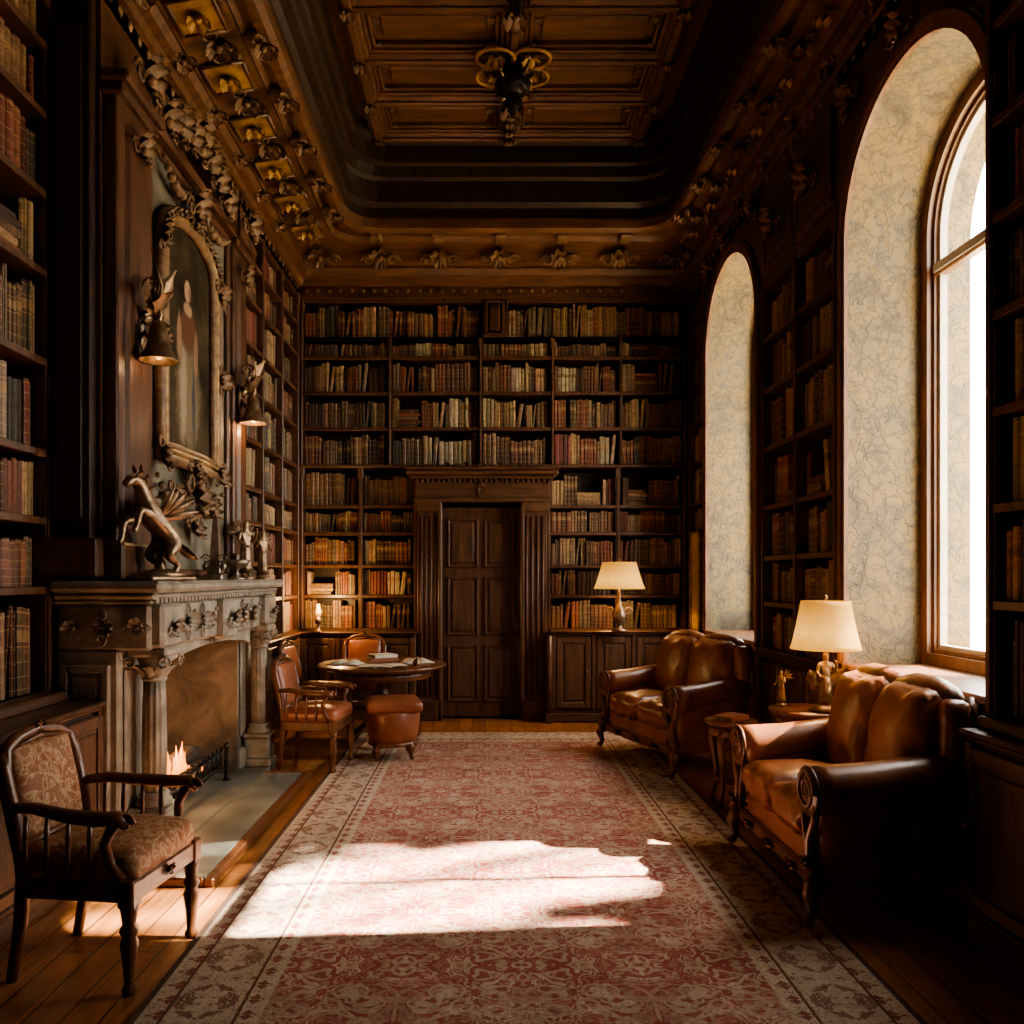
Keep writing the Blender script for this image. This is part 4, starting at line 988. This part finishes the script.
def sidetable(name,loc,r,h):
    b=B(name); b.lathe([(0,h-.035),(r*.85,h-.035),(r*.97,h-.025),(r,h-.012),(r*.98,h),(0,h)],'wood_red',None,32)
    b.lathe([(r*.8,h-.1),(r*.84,h-.09),(r*.84,h-.035),(0,h-.035)],'wood_red',None,32)
    b.lathe([(r*.55,.16),(r*.6,.17),(r*.6,.185),(0,.185)],'wood_red',None,24)
    for k in range(4):
        a=pi/4+k*pi/2; c,s_=math.cos(a)*r*.75,math.sin(a)*r*.75
        b.tube([(c,s_,h-.06),(c*1.08,s_*1.08,h*.75),(c*.82,s_*.82,h*.4),(c*.85,s_*.85,.15),(c*1.12,s_*1.12,.012)],[.022,.026,.016,.014,.016],'wood_red',8)
    b.done(None,loc)
sidetable('round_side_table',(1.6,5.2,.012),.17,.56)
sidetable('lamp_table',(1.91,4.74,0),.22,.72)
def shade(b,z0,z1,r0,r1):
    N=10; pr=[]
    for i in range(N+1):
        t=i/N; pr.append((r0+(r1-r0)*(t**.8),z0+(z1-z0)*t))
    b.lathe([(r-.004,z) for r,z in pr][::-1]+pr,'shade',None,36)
b=B('table_lamp'); figure(b,Matrix.Scale(.36,4),'gilt'); b.lathe([(.085,0),(.09,.012),(.07,.03),(.05,.04)],'gilt',None,20)
b.tube([(0,.03,.02),(.01,.035,.2),(0,.01,.36),(0,0,.45)],.01,'gilt',8); b.leaf((.0,.02,.1),(.6,.2,.8),(0,-1,0),.22,.08,1,'gilt'); b.leaf((.0,.02,.1),(-.6,.2,.8),(0,-1,0),.2,.08,1,'gilt')
b.lathe([(.012,.36),(.02,.38),(.012,.4)],'gilt',None,12)
L1=b.done(None,(1.975,4.64,.722))
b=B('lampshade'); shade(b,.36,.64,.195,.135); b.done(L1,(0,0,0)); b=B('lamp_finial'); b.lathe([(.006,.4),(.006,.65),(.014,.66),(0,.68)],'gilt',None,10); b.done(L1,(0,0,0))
light('lamp_bulb',(0,0,.48),9,(1,.6,.28),.04,L1)
b=B('table_lamp'); b.lathe([(.08,0),(.085,.015),(.04,.03),(.03,.06),(.06,.1),(.075,.16),(.06,.22),(.025,.27),(.015,.33),(.02,.35),(.01,.4),(.01,.45)],'bronze',None,20)
for g in(-1,1): b.scroll((g*.09,0,.2),(g,0,0),(0,0,1),.04,'bronze')
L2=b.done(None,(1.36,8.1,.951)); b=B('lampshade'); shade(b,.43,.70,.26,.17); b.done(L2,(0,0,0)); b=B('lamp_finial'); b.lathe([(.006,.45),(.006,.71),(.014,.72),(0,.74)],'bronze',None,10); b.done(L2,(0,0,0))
light('lamp_bulb',(0,0,.55),18,(1,.58,.25),.04,L2)
b=B('oil_lamp'); b.lathe([(.05,0),(.055,.01),(.02,.03),(.015,.08),(.035,.1),(.04,.13),(.02,.16)],'bronze',None,16)
b.lathe([(.015,.16),(.03,.18),(.034,.21),(.022,.25),(.016,.29)],'amber',None,16)
L3=b.done(None,(-1.72,8.25,.931)); light('lamp_bulb',(0.08,-.1,.36),20,(1,.56,.22),.03,L3)
statuette('brass_figurine',(1.8,4.86,.722),.22,face(-1,-.5),'gilt')
b=B('closed_book'); b.box(-.1,.1,-.07,.07,0,.004,'leather_red',.001); b.box(-.095,.095,-.065,.065,.004,.028,'pages'); b.box(-.1,.1,-.07,.07,.028,.032,'leather_red',.001); b.box(-.1,.1,-.07,-.065,0,.032,'leather_red',.001); b.done(None,(1.6,5.2,.573),.7)
# ------------------------------------------------------------------ exterior
b=B('ground'); b.box(2.9,40,-20,40,-.5,-.3,'ground'); b.done()
TX=12.; KS=1.15; RS=.06; DZ=(TX-2.67)/KS; DY=RS*(TX-2.67)
def wp(X,Y): return Vector((TX,Y+RS*(2.67-X)+DY,(2.67-X)/KS+DZ))   # floor point traced back along the sun ray
R=random.Random(6)
b=B('sun_blocker_tree',(12.3,7.5,-.3))  # unseen tree shape, added to keep direct sun out of the far window
b.tube([(12.6,7.7,-.3),(12.5,7.7,4),(12.2,7.6,8),(12,7.6,11.5)],[.4,.33,.22,.1],'bark',10)
for i in range(320):
    c=Vector((12+R.uniform(-.8,.8),R.uniform(6.4,8.7),R.uniform(8.4,12.8))); rr=R.uniform(.25,.4); b.ell(c,(rr,rr,rr*.7),'blocker_leaf',None,6,4)
b.done()
b=B('sun_blocker_tree',(12.3,4,-.3))  # second unseen tree shape, added to carve the sun patch on the rug
b.tube([(12.4,3.3,-.3),(12.2,3.4,4),(12,3.5,8),(12,3.7,9.6)],[.35,.3,.2,.14],'bark',10)
b.tube([wp(1.3,4.86),wp(.6,4.46),wp(-.2,4.0),wp(-.84,3.66),wp(-1.6,3.2)],[.07,.07,.065,.055,.04],'bark',6)  # limbs laid along traced sun rays to streak the patch
b.tube([wp(1.3,4.56),wp(.57,4.2),wp(-.2,3.72),wp(-.84,3.3),wp(-1.6,2.9)],[.045,.045,.04,.035,.02],'bark',6)
b.tube([wp(.5,4.42),wp(.1,4.25),wp(-.5,4.05)],[.03,.02,.012],'bark',6)
b.tube([(12,3.7,9.6),wp(-.59,3.1),wp(-2,2.9),(12,4.1,13)],[.12,.09,.07,.05],'bark',6)
def dens(test,X0,X1,Y0,Y1,n,r0,r1):  # leaf blobs placed only where the patch should be cut off
    for i in range(n):
        X=R.uniform(X0,X1); y=R.uniform(Y0,Y1)
        if test(X,y): 
            rr=R.uniform(r0,r1); c=wp(X,y); b.ell((TX+R.uniform(-.1,.1),c.y,c.z),(rr,rr,rr*.8),'blocker_leaf',None,6,4)
low_l=lambda X: 4.02+(X-.85)*.6
up_l=lambda X: 4.92+(X-.96)*.52
dens(lambda X,y: y<low_l(X)-.08,-2.4,1.6,2.4,4.4,620,.05,.11)
dens(lambda X,y: y>up_l(X)+.08 or (X<-1.4 and R.random()<.7),-2.8,1.2,2.9,5.2,760,.05,.12)
b.done()
# ------------------------------------------------------------------ light
w=bpy.data.worlds.new('World'); sc.world=w; w.use_nodes=True
bg=w.node_tree.nodes['Background']; bg.inputs[0].default_value=(1,.96,.88,1); bg.inputs[1].default_value=12.
s=bpy.data.lights.new('sun','SUN'); s.energy=66; s.angle=math.radians(.75); s.color=(1,.88,.71)
so=bpy.data.objects.new('sun',s); sc.collection.objects.link(so); so.rotation_euler=Vector((-KS,-RS*KS,-1)).to_track_quat('-Z','Y').to_euler(); so.location=(14,5,12)
for i,(a,c) in enumerate(W):
    l=bpy.data.lights.new('window_portal','AREA'); l.shape='RECTANGLE'; l.size=3.4; l.size_y=c-a; l.cycles.is_portal=True
    o=bpy.data.objects.new('window_portal',l); sc.collection.objects.link(o); o.location=(2.95,(a+c)/2,2.65); o.rotation_euler=(0,math.radians(90),0)
# ------------------------------------------------------------------ camera
cam=bpy.data.cameras.new('camera'); co=bpy.data.objects.new('camera',cam); sc.collection.objects.link(co); sc.camera=co
co.location=(0,0,1.5); co.rotation_euler=(pi/2,0,0); cam.lens=36*800/1024; cam.sensor_width=36
cam.shift_x=27/1024; cam.shift_y=65/1024; cam.clip_start=.05
sc.view_settings.view_transform='AgX'; sc.view_settings.look='AgX - Medium High Contrast'; sc.view_settings.exposure=.62
